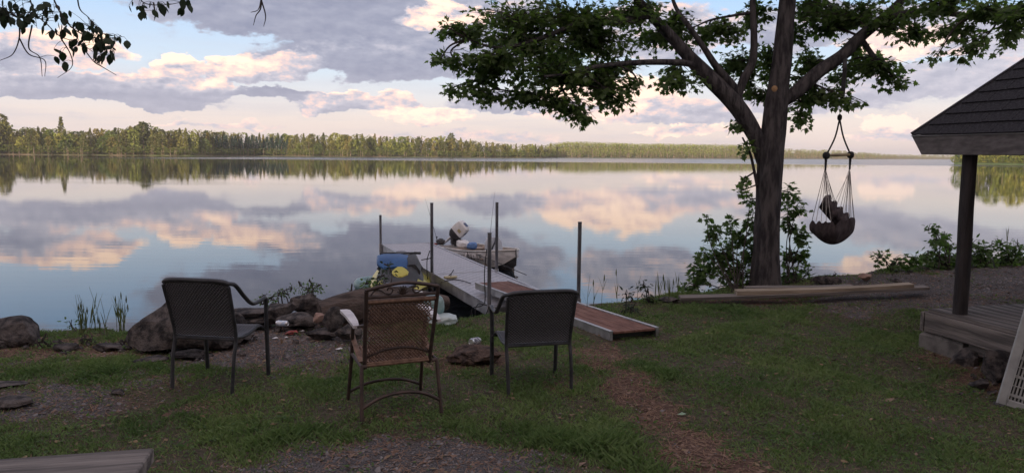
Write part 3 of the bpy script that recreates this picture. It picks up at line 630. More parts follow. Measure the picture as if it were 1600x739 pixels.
TR = [[(-40, -20), (10, 18), (50, 22), (58, 45)], [(40, -20), (55, 20), (75, 40), (95, 58), (125, 68), (150, 85)], [(75, -20), (100, 30), (130, 55), (160, 60), (190, 58)],
      [(30, 30), (30, 60), (20, 85), (0, 95)], [(50, 40), (45, 75), (62, 90), (66, 120)], [(30, 60), (45, 85), (70, 95), (70, 120)], [(95, 60), (110, 85), (112, 105), (90, 122)], [(125, 68), (145, 95), (160, 105), (182, 118)],
      [(120, -10), (125, 15), (140, 30), (142, 45)], [(210, -20), (225, 5), (260, 8), (292, 2)], [(240, 5), (243, 20)], [(405, -30), (408, 10), (400, 25), (396, 40)], [(408, 0), (415, 25), (412, 42)], [(409, -5), (404, 15), (392, 20)]]
for i, pp in enumerate(TR): bl([BP(x, y, .12*math.sin(i*2.1+j)) for j, (x, y) in enumerate(pp)], .006, .0018, 4, 'twig')
bcl = []
for (x, y, rx, ry) in [(15, 22, 26, 14), (45, 28, 16, 12), (8, 8, 26, 10), (85, 20, 14, 12), (100, 35, 10, 10), (72, 5, 10, 6), (85, 48, 5, 5), (140, 45, 20, 10), (122, 68, 14, 8), (165, 70, 16, 18), (188, 58, 8, 5), (92, 84, 7, 9), (165, 80, 14, 8), (215, 8, 14, 8), (243, 22, 7, 9), (262, 5, 22, 6), (150, 62, 20, 10), (60, 12, 12, 8), (290, 0, 10, 3)]:
    bcl.append(cl(x, y, rx, ry, DB, 1, dr=.12))
rr = np.random.default_rng(3); pos = []; dr = []; stk = MB(); sk = np.array([tuple(p) for p in bsk])
for (C, rad, dm) in bcl:
    n = max(4, int(PI*rad[0]*rad[2]*1000)); p = np.array(C)+rr.normal(0, .5, (n, 3))*np.array(rad)
    d = rr.normal(0, .45, (n, 3)); d[:, 2] -= 1.0; pos.append(p); dr.append(d)
pos = np.concatenate(pos); dr = np.concatenate(dr)
for p in pos:
    a = sk[np.argmin(((sk-p)**2).sum(1))]; stk.tube([Vector(a)-bt, Vector((a+p)/2+np.array([0, 0, .01]))-bt, Vector(p)-bt], [.0022, .0012], 3, cap=False)
stk.build('leaf_stalks', M_twig, birch)['kind'] = 'stuff'
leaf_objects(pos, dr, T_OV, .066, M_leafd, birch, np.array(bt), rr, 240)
print('birch leaves', len(pos))

# ------------------------------------------------------------------ rocks
bmx = bmesh.new(); bmesh.ops.create_icosphere(bmx, subdivisions=4, radius=1.0)
ICO_V = np.array([tuple(v_.co) for v_ in bmx.verts]); ICO_F = np.array([[v_.index for v_ in f.verts] for f in bmx.faces]); bmx.free()
def rock(px, py, rx, ry, label, name='rock', m_=None, dep=.8, seed=0, cuts=14, rough=.15, ang=0, sink=.25, cat='rock', base=None, y=None, lean=0, parent=None):
    """centre pixel, half extents in pixels; stands on the ground below it"""
    rr = np.random.default_rng(seed+100); b = base if base is not None else hit(px, py+ry*.75)
    k = b.y/F; a, c, d = rx*k, ry*k*1.1, rx*k*dep
    V = ICO_V.copy()
    for _ in range(cuts):
        n = rr.normal(0, 1, 3); n /= np.linalg.norm(n); h = rr.uniform(.50, .88); s_ = V@n; V = V-np.outer(np.maximum(s_-h, 0), n)*.92
    of = rr.uniform(0, 50, 3); dsp = np.array([mnoise.fractal(Vector(v_*1.3+of), 1.0, 2.0, 5) for v_ in V]); V = V*(1+rough*dsp)[:, None]
    V = V*np.array([a, d, c]); ca, sa = math.cos(ang), math.sin(ang)
    if lean: cl_, sl_ = math.cos(lean), math.sin(lean); V = np.stack([V[:, 0]*cl_-V[:, 2]*sl_, V[:, 1], V[:, 0]*sl_+V[:, 2]*cl_], 1)
    V = np.stack([V[:, 0]*ca-V[:, 1]*sa, V[:, 0]*sa+V[:, 1]*ca, V[:, 2]], 1)
    me = np_mesh(name, V, ICO_F, m_ or M_rock, True); me.set_sharp_from_angle(angle=math.radians(26))
    o = link_mesh(name, me); cpt = at_d(px, py, b.y); o.location = (b.x if base is None else cpt.x, b.y, cpt.z-.0)
    if base is None: o.location.x = cpt.x
    return tag(o, label, cat)
rock(282, 512, 104, 46, 'biggest dark boulder, behind the left wicker chair', 'boulder', seed=41, dep=.55, rough=.14, cuts=9)
rock(25, 520, 58, 26, 'dark rock at the left edge of the shore', 'boulder', seed=2, dep=.7)
rock(12, 534, 40, 12, 'flat dark stone in front of the rock at the left edge', seed=3, dep=.8)
rock(398, 487, 38, 7, 'top flat slab of the small stack behind the left chair', 'stone_slab', seed=4, dep=.7, base=hit(400, 515), cuts=14)
rock(402, 499, 34, 7, 'middle flat slab of the small stack behind the left chair', 'stone_slab', seed=5, dep=.8, base=hit(400, 515), cuts=14)
rock(396, 510, 42, 8, 'bottom flat slab of the small stack behind the left chair', 'stone_slab', seed=6, dep=.8, base=hit(400, 515), cuts=14)
rock(437, 487, 32, 18, 'brown block of stone left in the fire pit wall, right of the slabs', seed=7, dep=.8, base=hit(437, 512))
rock(487, 480, 42, 22, 'largest lumpy rock on top of the fire pit wall under the bushes', seed=8, dep=.7, base=hit(480, 505), rough=.3)
rock(470, 502, 40, 16, 'dark low rock at the back of the fire pit', seed=9, dep=.7, base=hit(468, 515))
rock(498, 496, 11, 9, 'small pinkish stone inside the fire pit', 'stone', M_rock2, seed=10, base=hit(498, 522))
rock(522, 500, 20, 20, 'squared brown stone at the right end of the fire pit', seed=11, dep=.8, base=hit(520, 530), cuts=16)
rock(545, 520, 22, 14, 'low stone beside the white armrest of the lattice chair', seed=12, base=hit(545, 535))
rock(505, 520, 26, 9, 'flat sooty stone in the front right of the fire pit', seed=13, base=hit(505, 530))
rock(375, 525, 26, 10, 'tan stone half hidden by the left chair seat', seed=14, base=hit(375, 535))
rock(16, 630, 44, 8, 'low mossy stone in the bare ground at the left', seed=15, dep=.7)
rock(10, 600, 30, 4, 'flat grey stone sunk in the grass at the left edge', seed=16, dep=.7)
rock(185, 612, 12, 5, 'small grey stone in the bare patch', 'stone', seed=17)
rock(1318, 428, 24, 11, 'pointed shore rock right of the maple', seed=18, dep=.7, base=hit(1318, 440))
rock(1288, 437, 26, 9, 'low dark rock at the shore between maple and pointed rock', seed=19, base=hit(1288, 445))
rock(1352, 432, 12, 6, 'small pinkish shore rock by the wispy reeds', seed=20, m_=M_rock2, base=hit(1352, 440))
rock(1385, 418, 26, 7, 'dark rock under the round-leaved shrub', seed=21, base=hit(1385, 424))
rock(1562, 578, 40, 30, 'rounded boulder under the pavilion deck', 'boulder', seed=22, dep=.7, base=Vector((4.75, 6.55, .8)))
rock(1512, 566, 26, 22, 'jagged stone between the concrete block and the boulder under the deck', seed=23, base=Vector((4.6, 7.0, .8)))
rock(1530, 600, 20, 8, 'small flat stone in front of the deck boulder', seed=24)
rock(1590, 612, 22, 10, 'small stone behind the leaning panel', seed=25)
rock(1045, 468, 20, 6, 'small stone at the left end of the long plank', seed=26, base=hit(1045, 472))
rock(240, 562, 30, 6, 'low dark stone before the big boulder', seed=27)
rock(172, 542, 26, 8, 'low rubble stone between the two boulders', seed=28)
rock(104, 543, 20, 7, 'rubble stone in front of the reeds', seed=29)
o = rock(300, 556, 36, 8, 'charred black log lying by the left chair', 'charred_log', M_char, dep=.35, seed=30, rough=.3, cat='log')
o = rock(748, 553, 48, 15, 'low rotted stump with a can lying on it', 'stump', M_char, dep=.8, seed=31, rough=.35, cat='stump')
o.data.materials[0] = mat('rotten_wood', (.035, .027, .025), (.12, .085, .07), .95, scale=16, bump=1, bscale=30, bdist=.03, spec=.1)
rs = random.Random(4)
def small_stones(n, cx, cy, sx, sy, lab, grp, lo=3, hi=9):
    for i in range(n):
        x_, y_ = rs.gauss(cx, sx), rs.gauss(cy, sy); b_ = hit(x_, y_)
        if b_.z < .3: continue
        r_ = rs.uniform(lo, hi); o_ = rock(x_, y_-r_*.3, r_, r_*rs.uniform(.5, .8), lab, 'stone', M_rock, seed=200+i+int(cx), base=b_, ang=rs.uniform(0, 3), dep=rs.uniform(.7, 1.1)); o_['group'] = grp
small_stones(34, 460, 518, 60, 9, 'small sooty stone of the jumbled fire pit ring', 'small stones of the fire pit')
small_stones(26, 140, 541, 55, 6, 'small dark rubble stone on the shore between the boulders', 'rubble stones on the left shore')
small_stones(14, 300, 556, 50, 6, 'small dark stone at the foot of the big boulder', 'stones by the big boulder', 3, 7)
small_stones(12, 1320, 440, 40, 4, 'small shore stone right of the maple', 'shore stones right of the maple', 3, 7)
small_stones(14, 1535, 592, 24, 10, 'small stone in the rubble below the pavilion deck', 'rubble under the deck', 3, 8)
# driftwood log along the shore behind the lattice chair
lb = hit(600, 508); lg = MB(); a = at_d(500, 492, lb.y-.2); e = at_d(700, 472, lb.y+.5)
rough_tube(lg, [a, a.lerp(e, .33)+Vector((0, 0, .03)), a.lerp(e, .7), e], [.13, .20, .19, .07], 22, .24, 4)
tag(lg.build('driftwood_log', M_log, None, 50), 'thick weathered log on the shore behind the lattice chair', 'log')
# litter: can on the stump, cup, red wrapper
def can(px, py, d, label, m_body, ang, tilt=.15, L_=.122, r=.033, name='drink_can'):
    c = at_d(px, py, d); t = thing(name, label, 'can', tuple(c)); t.rotation_euler = (PI/2-tilt, 0, ang)
    b = MB(); b.lathe([(r*.97, -L_/2+.016), (r, -L_/2+.02), (r, L_/2-.02), (r*.97, L_/2-.016)], 20); b.build('body', m_body, t, 40)
    for sgn in (-1, 1):
        e = MB(); e.lathe([(r*.98, sgn*(L_/2-.018)), (r*.80, sgn*(L_/2-.002)), (r*.80, sgn*L_/2), (r*.72, sgn*L_/2), (r*.70, sgn*(L_/2-.006)), (.001, sgn*(L_/2-.006))], 20); e.build('rim', M_can, t, 40)
    return t
sp_ = hit(745, 548); can(742, 533, sp_.y-.12, 'silver and black drink can lying on the rotted stump', M_canp, math.radians(-32), .1, .135, .036)
cp = hit(440, 528); can(441, 505, cp.y-.05, 'pale drink can with red end lying at the back of the fire pit', M_cupp, math.radians(80), 0, .13, .03)
b = hit(455, 524); r_ = MB(); r_.add([(-.06, 0, .01), (-.02, .02, .03), (.06, .03, .03), (.07, .0, .01), (.0, -.02, .022), (-.055, -.02, .005)], [(0, 1, 4, 5), (1, 2, 3, 4)]); r_.add([(-.09, 0, .006), (.11, 0, .006), (.0, -.04, .004)], [(0, 1, 2)])
o = r_.build('wrapper', M_red); o.location = b+Vector((0, 0, .02)); o.rotation_euler = (0, 0, .3); tag(o, 'crumpled red wrapper in the fire pit ash', 'litter')
for i, (x, y, s_, lab) in enumerate([(430, 531, .035, 'white scrap on the ground left of the red wrapper'), (447, 530, .02, 'tiny white scrap just below the red wrapper'), (472, 520, .03, 'white scrap right of the red wrapper'), (530, 548, .04, 'whitish chip on the dirt before the fire pit'), (1065, 651, .035, 'single pale green leaf lying on the bare path')]):
    b = hit(x, y); r_ = MB(); r_.add([(-s_, 0, .006), (0, -s_*.6, .01), (s_, 0, .012), (s_*.2, s_*.7, .016), (0, 0, .02)], [(0, 1, 4), (1, 2, 4), (2, 3, 4), (3, 0, 4)])
    o = r_.build('scrap' if i < 4 else 'fallen_leaf', M_white if i < 4 else mat('pale_leaf', (.22, .32, .22), None, .7)); o.location = b+Vector((0, 0, .012)); tag(o, lab, 'litter' if i < 4 else 'leaf')

# ------------------------------------------------------------------ dock
ZD = .48
A_ = at_z(596, 382, ZD); B_ = at_z(771, 481, ZD); dv = (B_-A_); Lt = dv.length; dv.normalize(); pv = Vector((-dv.y, dv.x, 0)); DW = 1.22
J_ = at_z(659, 429, ZD); L1 = (J_-A_).dot(dv)
ang = math.atan2(dv.y, dv.x)
dock = thing('dock', 'grey aluminium roll-in dock running from the shore out into the lake', 'dock', (A_.x, A_.y, ZD), ang)   # local x toward shore, local y = right side from the far end
def DP(s, t, z=0): return A_+dv*s+pv*t+Vector((0, 0, z))
for (s0, s1) in ((0, L1-.01), (L1+.01, Lt)):
    n = int(round((s1-s0)/.6)); 
    for i in range(n):
        a0 = s0+.04+(s1-s0-.08)*i/n; a1 = s0+.04+(s1-s0-.08)*(i+1)/n
        m_ = MB(); m_.box(((a0+a1)/2, DW/2, -.012), (a1-a0-.006, DW-.09, .022), bev=.003); m_.build('deck_panel', M_tread, dock)
    for yy in (.02, DW-.02):
        m_ = MB(); m_.box(((s0+s1)/2, yy, -.085), (s1-s0, .035, .19), bev=.006); m_.box(((s0+s1)/2, yy, .006), (s1-s0, .055, .012), bev=.003); m_.build('side_rail', M_alu, dock)
    for xx in (s0+.02, s1-.02):
        m_ = MB(); m_.box((xx, DW/2, -.08), (.035, DW-.08, .17), bev=.004); m_.build('end_rail', M_alu, dock)
    for i in range(3):
        m_ = MB(); m_.box((s0+(s1-s0)*(i+.5)/3, DW/2, -.10), (.05, DW-.08, .08)); m_.build('cross_beam', M_alu, dock)
for (s, t, px, ptop) in ((.06, -.03, 597, 337), (.06, DW+.03, 670, 335), (L1, -.03, 661, 318), (L1, DW+.03, 755, 317), (Lt-.1, -.03, 777, 365), (Lt-.10, DW+.03, 905, 348)):
    g = DP(s, t)
    if px == 905:
        for q in range(60):
            t += .01; g = DP(s, t)
            if project(g.x, g.y, g.z)[0] >= 903: break
    top = at_d(px, ptop, g.y).z; m_ = MB(); lx, ly = s, t
    m_.tube([(lx, ly, -1.2), (lx, ly, top-ZD)], .030, 12); m_.lathe([(.033, 0), (.033, .012), (.02, .015)], 12, (lx, ly, top-ZD)); m_.build('post', M_pipe, dock, 40)
    m_ = MB(); m_.tube([(lx, ly, -.20), (lx, ly, .03)], .042, 12); m_.box((lx, ly+(.03 if t < 0 else -.03), -.09), (.10, .05, .16), bev=.005); m_.build('post_bracket', M_alu, dock, 40)
# mooring cleat with yellow float disc and ropes
c = at_z(704, 434, ZD+.012); t = thing('sandal', 'yellowish flip-flop lying on the dock panels', 'sandal', tuple(c), .5)
m_ = MB(); m_.lathe([(.10, 0), (.115, .012), (.11, .03), (.07, .034)], 18); m_.v = [(x*1.15, y*.75, z) for x, y, z in m_.v]; m_.build('sole', M_bot, t, 40)
m_ = MB(); m_.tube(spline([(-.02, -.05, .03), (.02, 0, .08), (.06, .0, .14)], 5), .008, 6); m_.tube(spline([(-.02, .05, .03), (.02, 0, .08)], 3), .008, 6); m_.build('strap', M_dgrey, t, 40)
def rope(pts, r, label, name='rope', m_=None, n=5):
    mb = MB(); mb.tube(spline(pts, n), r, 6); return tag(mb.build(name, m_ or M_rope, None, 60), label, 'rope')
z1 = ZD+.02
rope([at_z(690, 441, z1), at_z(700, 438, z1), at_z(712, 437, z1), at_z(724, 439, z1), at_z(736, 443, z1)], .008, 'dark rope lying loose on the dock near the brown ramp')
p5 = DP(Lt-.1, -.03)
rope([p5+Vector((-.04, 0, .85)), p5+Vector((-.07, -.02, .5)), p5+Vector((-.06, -.03, .1)), p5+Vector((-.12, -.05, .02)), p5+Vector((-.24, -.04, -.02)), p5+Vector((-.27, -.06, -.2)), p5+Vector((-.25, -.07, -.3))], .007, 'black rope tied to the dock post nearest the shore')
rope([p5+Vector((-.03, -.05, .03)), p5+Vector((-.16, -.06, .05)), p5+Vector((-.2, -.07, -.1)), p5+Vector((-.12, -.07, -.26)), p5+Vector((-.05, -.07, -.12)), p5+Vector((.0, -.06, .02))], .007, 'loop of black rope hanging off the dock corner')
for i in range(4): pass

# ------------------------------------------------------------------ brown ramp
fl = at_z(742, 442, ZD+.16); nl = hit(952, 522); nl.z += .10
nl2 = at_z(953, 519, nl.z); nr = at_z(1018, 508, nl.z-.01)
rv = (nl2-fl); RL = rv.length; rx_ = rv.normalized(); side = (nr-nl2); side = (side-rx_*side.dot(rx_)); RW = .60; ry_ = side.normalized(); rz_ = rx_.cross(ry_); 
if rz_.z < 0: rz_ = -rz_
ramp = thing('gangway_ramp', 'brown-decked aluminium ramp lying from the dock to the lawn', 'ramp'); Mr = Matrix((rx_, ry_, rx_.cross(ry_))).transposed().to_4x4(); Mr.translation = fl; ramp.matrix_world = Mr
sg = 1 if rx_.cross(ry_).z > 0 else -1
nb_ = 9
for i in range(nb_):
    for j in range(4):
        m_ = MB(); m_.box((RL*(i+.5)/nb_, .04+(RW-.08)*(j+.5)/4, -sg*.012), (RL/nb_-.004, (RW-.08)/4-.004, .024), bev=.003); m_.build('deck_board', M_brown, ramp)
for yy in (.018, RW-.018):
    m_ = MB(); m_.box((RL/2, yy, -sg*.048), (RL, .03, .095), bev=.004); m_.box((RL/2, yy, sg*.005), (RL, .045, .012)); m_.build('side_rail', M_alu, ramp)
for i in range(6):
    m_ = MB(); m_.box((.1+(RL-.2)*i/5, RW/2, -sg*.055), (.04, RW-.08, .06)); m_.build('cross_beam', M_dgrey, ramp)

# ------------------------------------------------------------------ jon boat
def boat():
    bow = at_z(795, 421, 0.0); st = at_z(712, 408, 0.0); 
    bow = Vector((bow.x+.10, bow.y-.38, 0)); st = Vector((-1.30, bow.y+2.2, 0)); ax = (st-bow); L_ = 3.0; ax.normalize()
    st = bow+ax*L_; ang = math.atan2(-ax.y, -ax.x)      # local x: stern 0 -> bow
    t = thing('motor_boat', 'weathered white aluminium fishing boat with tilted outboard moored beside the dock', 'boat', tuple(st), ang)
    NS = 15; secs = []; inn = []; sh = []
    def half(s): return .64*(1-.10*(1-s)**2)*(1-max(0, (s-.45)/.55)**3.2)+.012
    def sheer(s): return .31+.07*s+.14*s**3
    def keel(s): return -.10+.26*max(0, (s-.8)/.2)**2.2
    for i in range(NS):
        s = i/(NS-1); x = s*L_+ .12*max(0, (s-.85)/.15); b = half(s); zs = sheer(s); zk = keel(s); ch = b*(.80-.25*s)
        def ring(o): 
            hb = max(b-o, .004); c_ = max(ch-o, .002)
            zc = zk+.06+.14*s*s
            return [(x, -hb, zs), (x, -hb*.97-c_*.03, zs*.6+zc*.4), (x, -c_*1.02, zc), (x, -c_*.5, (zk+zc)/2+o), (x, 0, zk+o), (x, c_*.5, (zk+zc)/2+o), (x, c_*1.02, zc), (x, hb*.97+c_*.03, zs*.6+zc*.4), (x, hb, zs)]
        secs.append([Vector(p) for p in ring(0)]); inn.append([Vector(p) for p in ring(.022)])
    m_ = MB(); m_.loft(secs, close=False); n9 = 9
    m_.mi = [0]*len(m_.f)
    for q in range(len(m_.f)):
        if (q % 8) in (2, 3, 4, 5): m_.mi[q] = 1
    m_.build('hull', [M_hull, M_hullb], t, 35)
    m_ = MB(); m_.loft(inn, close=False); m_.build('hull_inside', M_inner, t, 35)
    m_ = MB(); m_.add([p for p in secs[0]]+[p+Vector((.025, 0, 0)) for p in secs[0]], [tuple(range(9)), tuple(range(17, 8, -1))]); m_.build('transom', M_hull, t)
    for sgn, k_ in ((-1, 0), (1, 8)):
        m_ = MB(); m_.tube([q[k_]+Vector((0, -sgn*.0, .005)) for q in secs], .02, 8); m_.build('gunwale', M_rail, t, 50)
        m_ = MB(); m_.tube([q[2 if sgn < 0 else 6]+Vector((0, sgn*.008, .01)) for q in secs], .012, 6); m_.build('spray_rail', M_rail, t, 50)
    m_ = MB(); m_.tube([secs[-1][4], (secs[-1][4]+secs[-1][0])/2+Vector((.02, 0, 0)), secs[-1][0]+Vector((.02, 0, .01))], .014, 6); m_.build('stem', M_dgrey, t)
    for s in (.16, .48, .76):
        x = s*L_; b = half(s)-.04; m_ = MB(); m_.box((x, 0, .25), (.26, 2*b, .03), bev=.008); m_.build('bench', M_inner, t)
        m_ = MB(); m_.box((x, 0, .11), (.22, 2*b*.8, .24)); m_.build('bench_base', M_inner, t)
    # upholstered seat on the bow bench
    m_ = MB(); x = .76*L_
    def cs_(w_, d_, z, xo, rr_=.4):
        return [Vector((xo+d_*(abs(math.cos(a))**rr_*math.copysign(1, math.cos(a))), w_*(abs(math.sin(a))**rr_*math.copysign(1, math.sin(a))), z)) for a in [2*PI*j/16 for j in range(16)]]
    m_.loft([cs_(.20, .20, .28, x), cs_(.22, .22, .30, x), cs_(.22, .22, .36, x), cs_(.19, .19, .38, x)]); m_.build('seat_cushion', M_bseat, t, 50)
    m_ = MB(); m_.loft([cs_(.21, .05, .36, x-.17), cs_(.235, .06, .42, x-.18), cs_(.225, .05, .60, x-.21), cs_(.17, .04, .70, x-.23), cs_(.08, .03, .72, x-.235)]); m_.build('seat_back', M_bseat, t, 50)
    m_ = MB(); m_.tube(spline([(x-.14, .02, .72), (x-.115, .0, .62), (x-.12, -.06, .5), (x-.11, -.12, .38)], 5), .022, 6, flat=.5); m_.build('seat_piping', M_bseatd, t)
    # outboard, tilted up over the transom, head leaning into the boat
    ob = bpy.data.objects.new('outboard_motor', None)
    R_ = Matrix.Rotation(math.radians(38), 3, 'Z') @ Matrix.Rotation(math.radians(46), 3, 'Y') @ Matrix.Scale(1.12, 3)
    def T_(p): return R_ @ Vector(p)+Vector((.06, .0, .60))
    def rr2(w_, d_, z, n=16, p_=.55, xo=0): return [T_((xo+d_*(abs(math.cos(a))**p_*math.copysign(1, math.cos(a))), w_*(abs(math.sin(a))**p_*math.copysign(1, math.sin(a))), z)) for a in [2*PI*j/n for j in range(n)]]
    m_ = MB(); m_.loft([rr2(.07, .09, -.12, p_=.4), rr2(.11, .15, -.03, p_=.35), rr2(.115, .16, .06, p_=.3)]); m_.build('lower_cowl', M_dgrey, t, 30)
    m_ = MB(); m_.loft([rr2(.12, .165, .06, p_=.3), rr2(.122, .165, .20, p_=.3), rr2(.115, .15, .31, p_=.35), rr2(.085, .11, .345, p_=.4)]); m_.build('engine_cowl', M_white, t, 30)
    m_ = MB(); m_.loft([rr2(.065, .06, .348, xo=.02, p_=.3), rr2(.06, .055, .354, xo=.02, p_=.3)]); m_.add([T_((.169, -.06, .14)), T_((.169, .06, .14)), T_((.169, .06, .22)), T_((.169, -.06, .22))], [(0, 1, 2, 3)]); m_.build('cowl_panel', M_navy, t)
    m_ = MB(); m_.add([T_((.0, -.1245, .13)), T_((.09, -.1245, .13)), T_((.09, -.1245, .20)), T_((.0, -.1245, .20))], [(0, 1, 2, 3)]); m_.build('cowl_badge', M_bot, t)
    m_ = MB(); m_.tube([T_((-.02, 0, -.08)), T_((-.04, 0, -.35)), T_((-.05, 0, -.62))], [.06, .05, .035], 10, flat=.6); m_.build('leg', M_white, t, 50)
    m_ = MB(); m_.tube([T_((.08, 0, -.62)), T_((-.05, 0, -.62)), T_((-.16, 0, -.62))], [.02, .045, .03], 10)
    for a in range(3): m_.box(T_((-.18, .05*math.cos(a*2.09), -.62+.05*math.sin(a*2.09))), (.015, .06, .09), R_)
    m_.build('propeller', M_dgrey, t, 50)
    m_ = MB(); m_.tube([T_((.15, 0, .0)), T_((.35, .05, .02)), T_((.5, .06, .0))], [.018, .02], 8); m_.build('tiller', M_dgrey, t, 50)
    m_ = MB(); m_.box((.03, 0, .40), (.10, .22, .16), bev=.02); m_.build('clamp_bracket', M_dgrey, t)
    bpy.data.objects.remove(ob)
    m_ = MB(); m_.lathe([(.03, 0), (.03, .10)], 8, (.04, 0, .28)); m_.build('outboard_motor', M_dgrey, t)
    # registration characters on the near side, laid on the hull
    cu = bpy.data.curves.new('reg', 'FONT'); cu.body = 'YC 0091 LF'; cu.size = .17; to = bpy.data.objects.new('reg', cu); COL.objects.link(to)
    dg = bpy.context.evaluated_depsgraph_get(); me = bpy.data.meshes.new_from_object(to.evaluated_get(dg)); bpy.data.objects.remove(to)
    for sgn in (-1,):
        m2 = me.copy(); xs_ = [v_.co.x for v_ in m2.vertices]; w_ = max(xs_)
        for v_ in m2.vertices:
            x = 1.62+v_.co.x*.95; s = x/L_; b = half(s); zs = sheer(s); zc = keel(s)+.06+.14*s*s; ch = b*(.80-.25*s); z = zs-.19+v_.co.y
            z1_ = zs*.6+zc*.4; y1 = b*.97+ch*.03; u = (z-z1_)/(zs-z1_); y_ = y1+(b-y1)*u if u > 0 else y1+(ch*1.02-y1)*((z1_-z)/(z1_-zc))
            v_.co = Vector((x, -(y_+.016), z))
        m2.materials.append(M_dgrey); rg_o = link_mesh('registration_number', m2, t)
    # clutter on the near stern quarter
    return t, st, ang
bo, bst, bang = boat()
def BW(x, y, z): return bst+Vector((x*math.cos(bang)-y*math.sin(bang), x*math.sin(bang)+y*math.cos(bang), z))
def pouch(c, size, label, m_, name, cat, seed=1, rz=0, rough=.12):
    V = ICO_V.copy(); V = np.sign(V)*np.abs(V)**.75; of = seed*3.1
    dsp = np.array([mnoise.fractal(Vector(v_*1.8)+Vector((of, 0, 0)), 1, 2, 3) for v_ in V]); V = V*(1+rough*dsp)[:, None]*np.array(size)
    o = link_mesh(name, np_mesh(name, V, ICO_F, m_, True)); o.location = c; o.rotation_euler = (0, 0, rz); return tag(o, label, cat)
pouch(BW(.38, .05, .36), (.24, .14, .11), 'white fuel tank by the outboard in the boat', M_white, 'fuel_tank', 'tank', 1, bang)
pouch(BW(.80, .10, .36), (.10, .13, .09), 'blue bag beside the white tank in the boat', mat('blue_bag', (.10, .20, .42), None, .6), 'blue_bag', 'bag', 2, bang)
pouch(BW(.10, -.45, .42), (.10, .10, .08), 'dark bundle on the boat stern corner', M_dgrey, 'bundle', 'bundle', 3, bang, .3)
pouch(BW(-.02, -.55, .30), (.05, .06, .08), 'small red fender hanging on the boat stern', M_red, 'red_fender', 'fender', 4, bang)
pouch(BW(.42, -.62, .22), (.10, .06, .11), 'dark mooring fender on the near side of the boat', M_dgrey, 'dark_fender', 'fender', 5, bang, .25)
def rod(p0, p1, label):
    t = thing('fishing_rod', label, 'fishing rod', tuple(p0)); d = p1-p0
    m_ = MB(); m_.tube([(0, 0, 0), d*.12], .012, 7); m_.build('handle', M_dgrey, t)
    m_ = MB(); m_.tube([d*.12, d*.6+Vector((.0, 0, .02)), d], [.006, .002], 5); m_.build('blank', M_frame, t)
    m_ = MB(); m_.lathe([(.02, -.015), (.028, 0), (.02, .015)], 10, d*.13+Vector((.02, -.02, -.01))); m_.build('reel', M_dgrey, t)
g = BW(.02, -.50, .40); e = at_d(664, 310, g.y+.2); rod(g, e, 'thin fishing rod leaning left from the boat stern')
g = BW(2.0, -.1, .30); e = at_d(773, 300, g.y+.1); rod(g, e, 'thin fishing rod standing upright by the boat seat')
gg_ = BW(1.9, -.62, .40)
rope([gg_, gg_+Vector((.03, -.1, -.12)), gg_+Vector((.12, -.14, -.2)), gg_+Vector((.2, -.12, -.05)), DP(L1+1.5, DW+.02, .15)], .007, 'mooring rope looped between boat and dock')

# ------------------------------------------------------------------ personal watercraft (bow toward the shore)
c = at_z(628, 436, .02); c = Vector((c.x, c.y, 0)); 
c = Vector(((613-800)/F*12.6, 12.6, 0))
jet = thing('personal_watercraft', 'yellow, black and blue personal watercraft tied at the left side of the dock', 'watercraft', (c.x, c.y+.8, 0), math.radians(8))
def zj(z): return z if z < .38 else .38+(z-.38)*.76
def sup(xw, yc, z0, z1, n=20, p_=.7, ws=.78): z0, z1, xw = zj(z0), zj(z1), xw*(ws if z1 > .45 else .85); return [(xw*(abs(math.cos(a))**p_*math.copysign(1, math.cos(a))), yc, (z0+z1)/2+(z1-z0)/2*(abs(math.sin(a))**p_*math.copysign(1, math.sin(a)))) for a in [2*PI*j/n for j in range(n)]]
m_ = MB(); m_.loft([sup(.10, -1.15, .30, .42), sup(.34, -1.0, .16, .46), sup(.52, -.7, .0, .46), sup(.60, -.2, -.08, .44), sup(.60, .8, -.1, .42), sup(.56, 1.5, -.1, .38)]); m_.build('hull', M_dgrey, jet, 50)
m_ = MB(); m_.loft([sup(.12, -1.18, .36, .44), sup(.40, -1.02, .33, .43), sup(.575, -.7, .30, .42), sup(.64, -.2, .30, .40), sup(.64, .8, .28, .38), sup(.60, 1.5, .26, .36)]); m_.build('deck_rim', M_yel, jet, 50)
def trap(wb, wt, y, z0, z1, zs=.35): h = z1-z0; return [Vector((a*w_, y, z0+h*q)) for a, w_, q in ((-1, wb, 0), (-1, wb*1.02, zs), (-1, wt*1.1, .8), (-1, wt*.75, .97), (-.35, wt, 1), (.35, wt, 1), (1, wt*.75, .97), (1, wt*1.1, .8), (1, wb*1.02, zs), (1, wb, 0))]
m_ = MB(); m_.loft([trap(.14, .08, -1.04, .36, .42), trap(.30, .16, -.88, .36, .52), trap(.40, .25, -.62, .36, .66), trap(.41, .29, -.35, .36, .79), trap(.37, .27, -.1, .36, .85), trap(.28, .20, .12, .36, .83)]); m_.build('hood', M_dgrey, jet, 30)
m_ = MB(); m_.loft([trap(.13, .10, -1.10, .43, .46), trap(.27, .13, -.93, .45, .50), trap(.26, .10, -.80, .47, .52)]); m_.build('nose_grille', mat('slate_plastic', (.10, .11, .16), (.16, .17, .22), .4), jet, 30)
m_ = MB(); m_.loft([trap(.03, .02, -.80, .55, .585), trap(.13, .10, -.74, .585, .625), trap(.15, .11, -.66, .62, .665), trap(.10, .05, -.56, .66, .715)]); m_.build('hood_panel', M_yel, jet, 30)
cv = [trap(.20, .12, -.56, .66, .715), trap(.31, .24, -.35, .70, .812), trap(.29, .25, -.1, .76, .878), trap(.20, .16, .14, .78, .86)]
m_ = MB(); m_.loft([[p+Vector((-.055-.04*q, 0, .0)) for p in c_] for q, c_ in enumerate(cv)]); m_.build('cowl_cover', M_bluep, jet, 35)
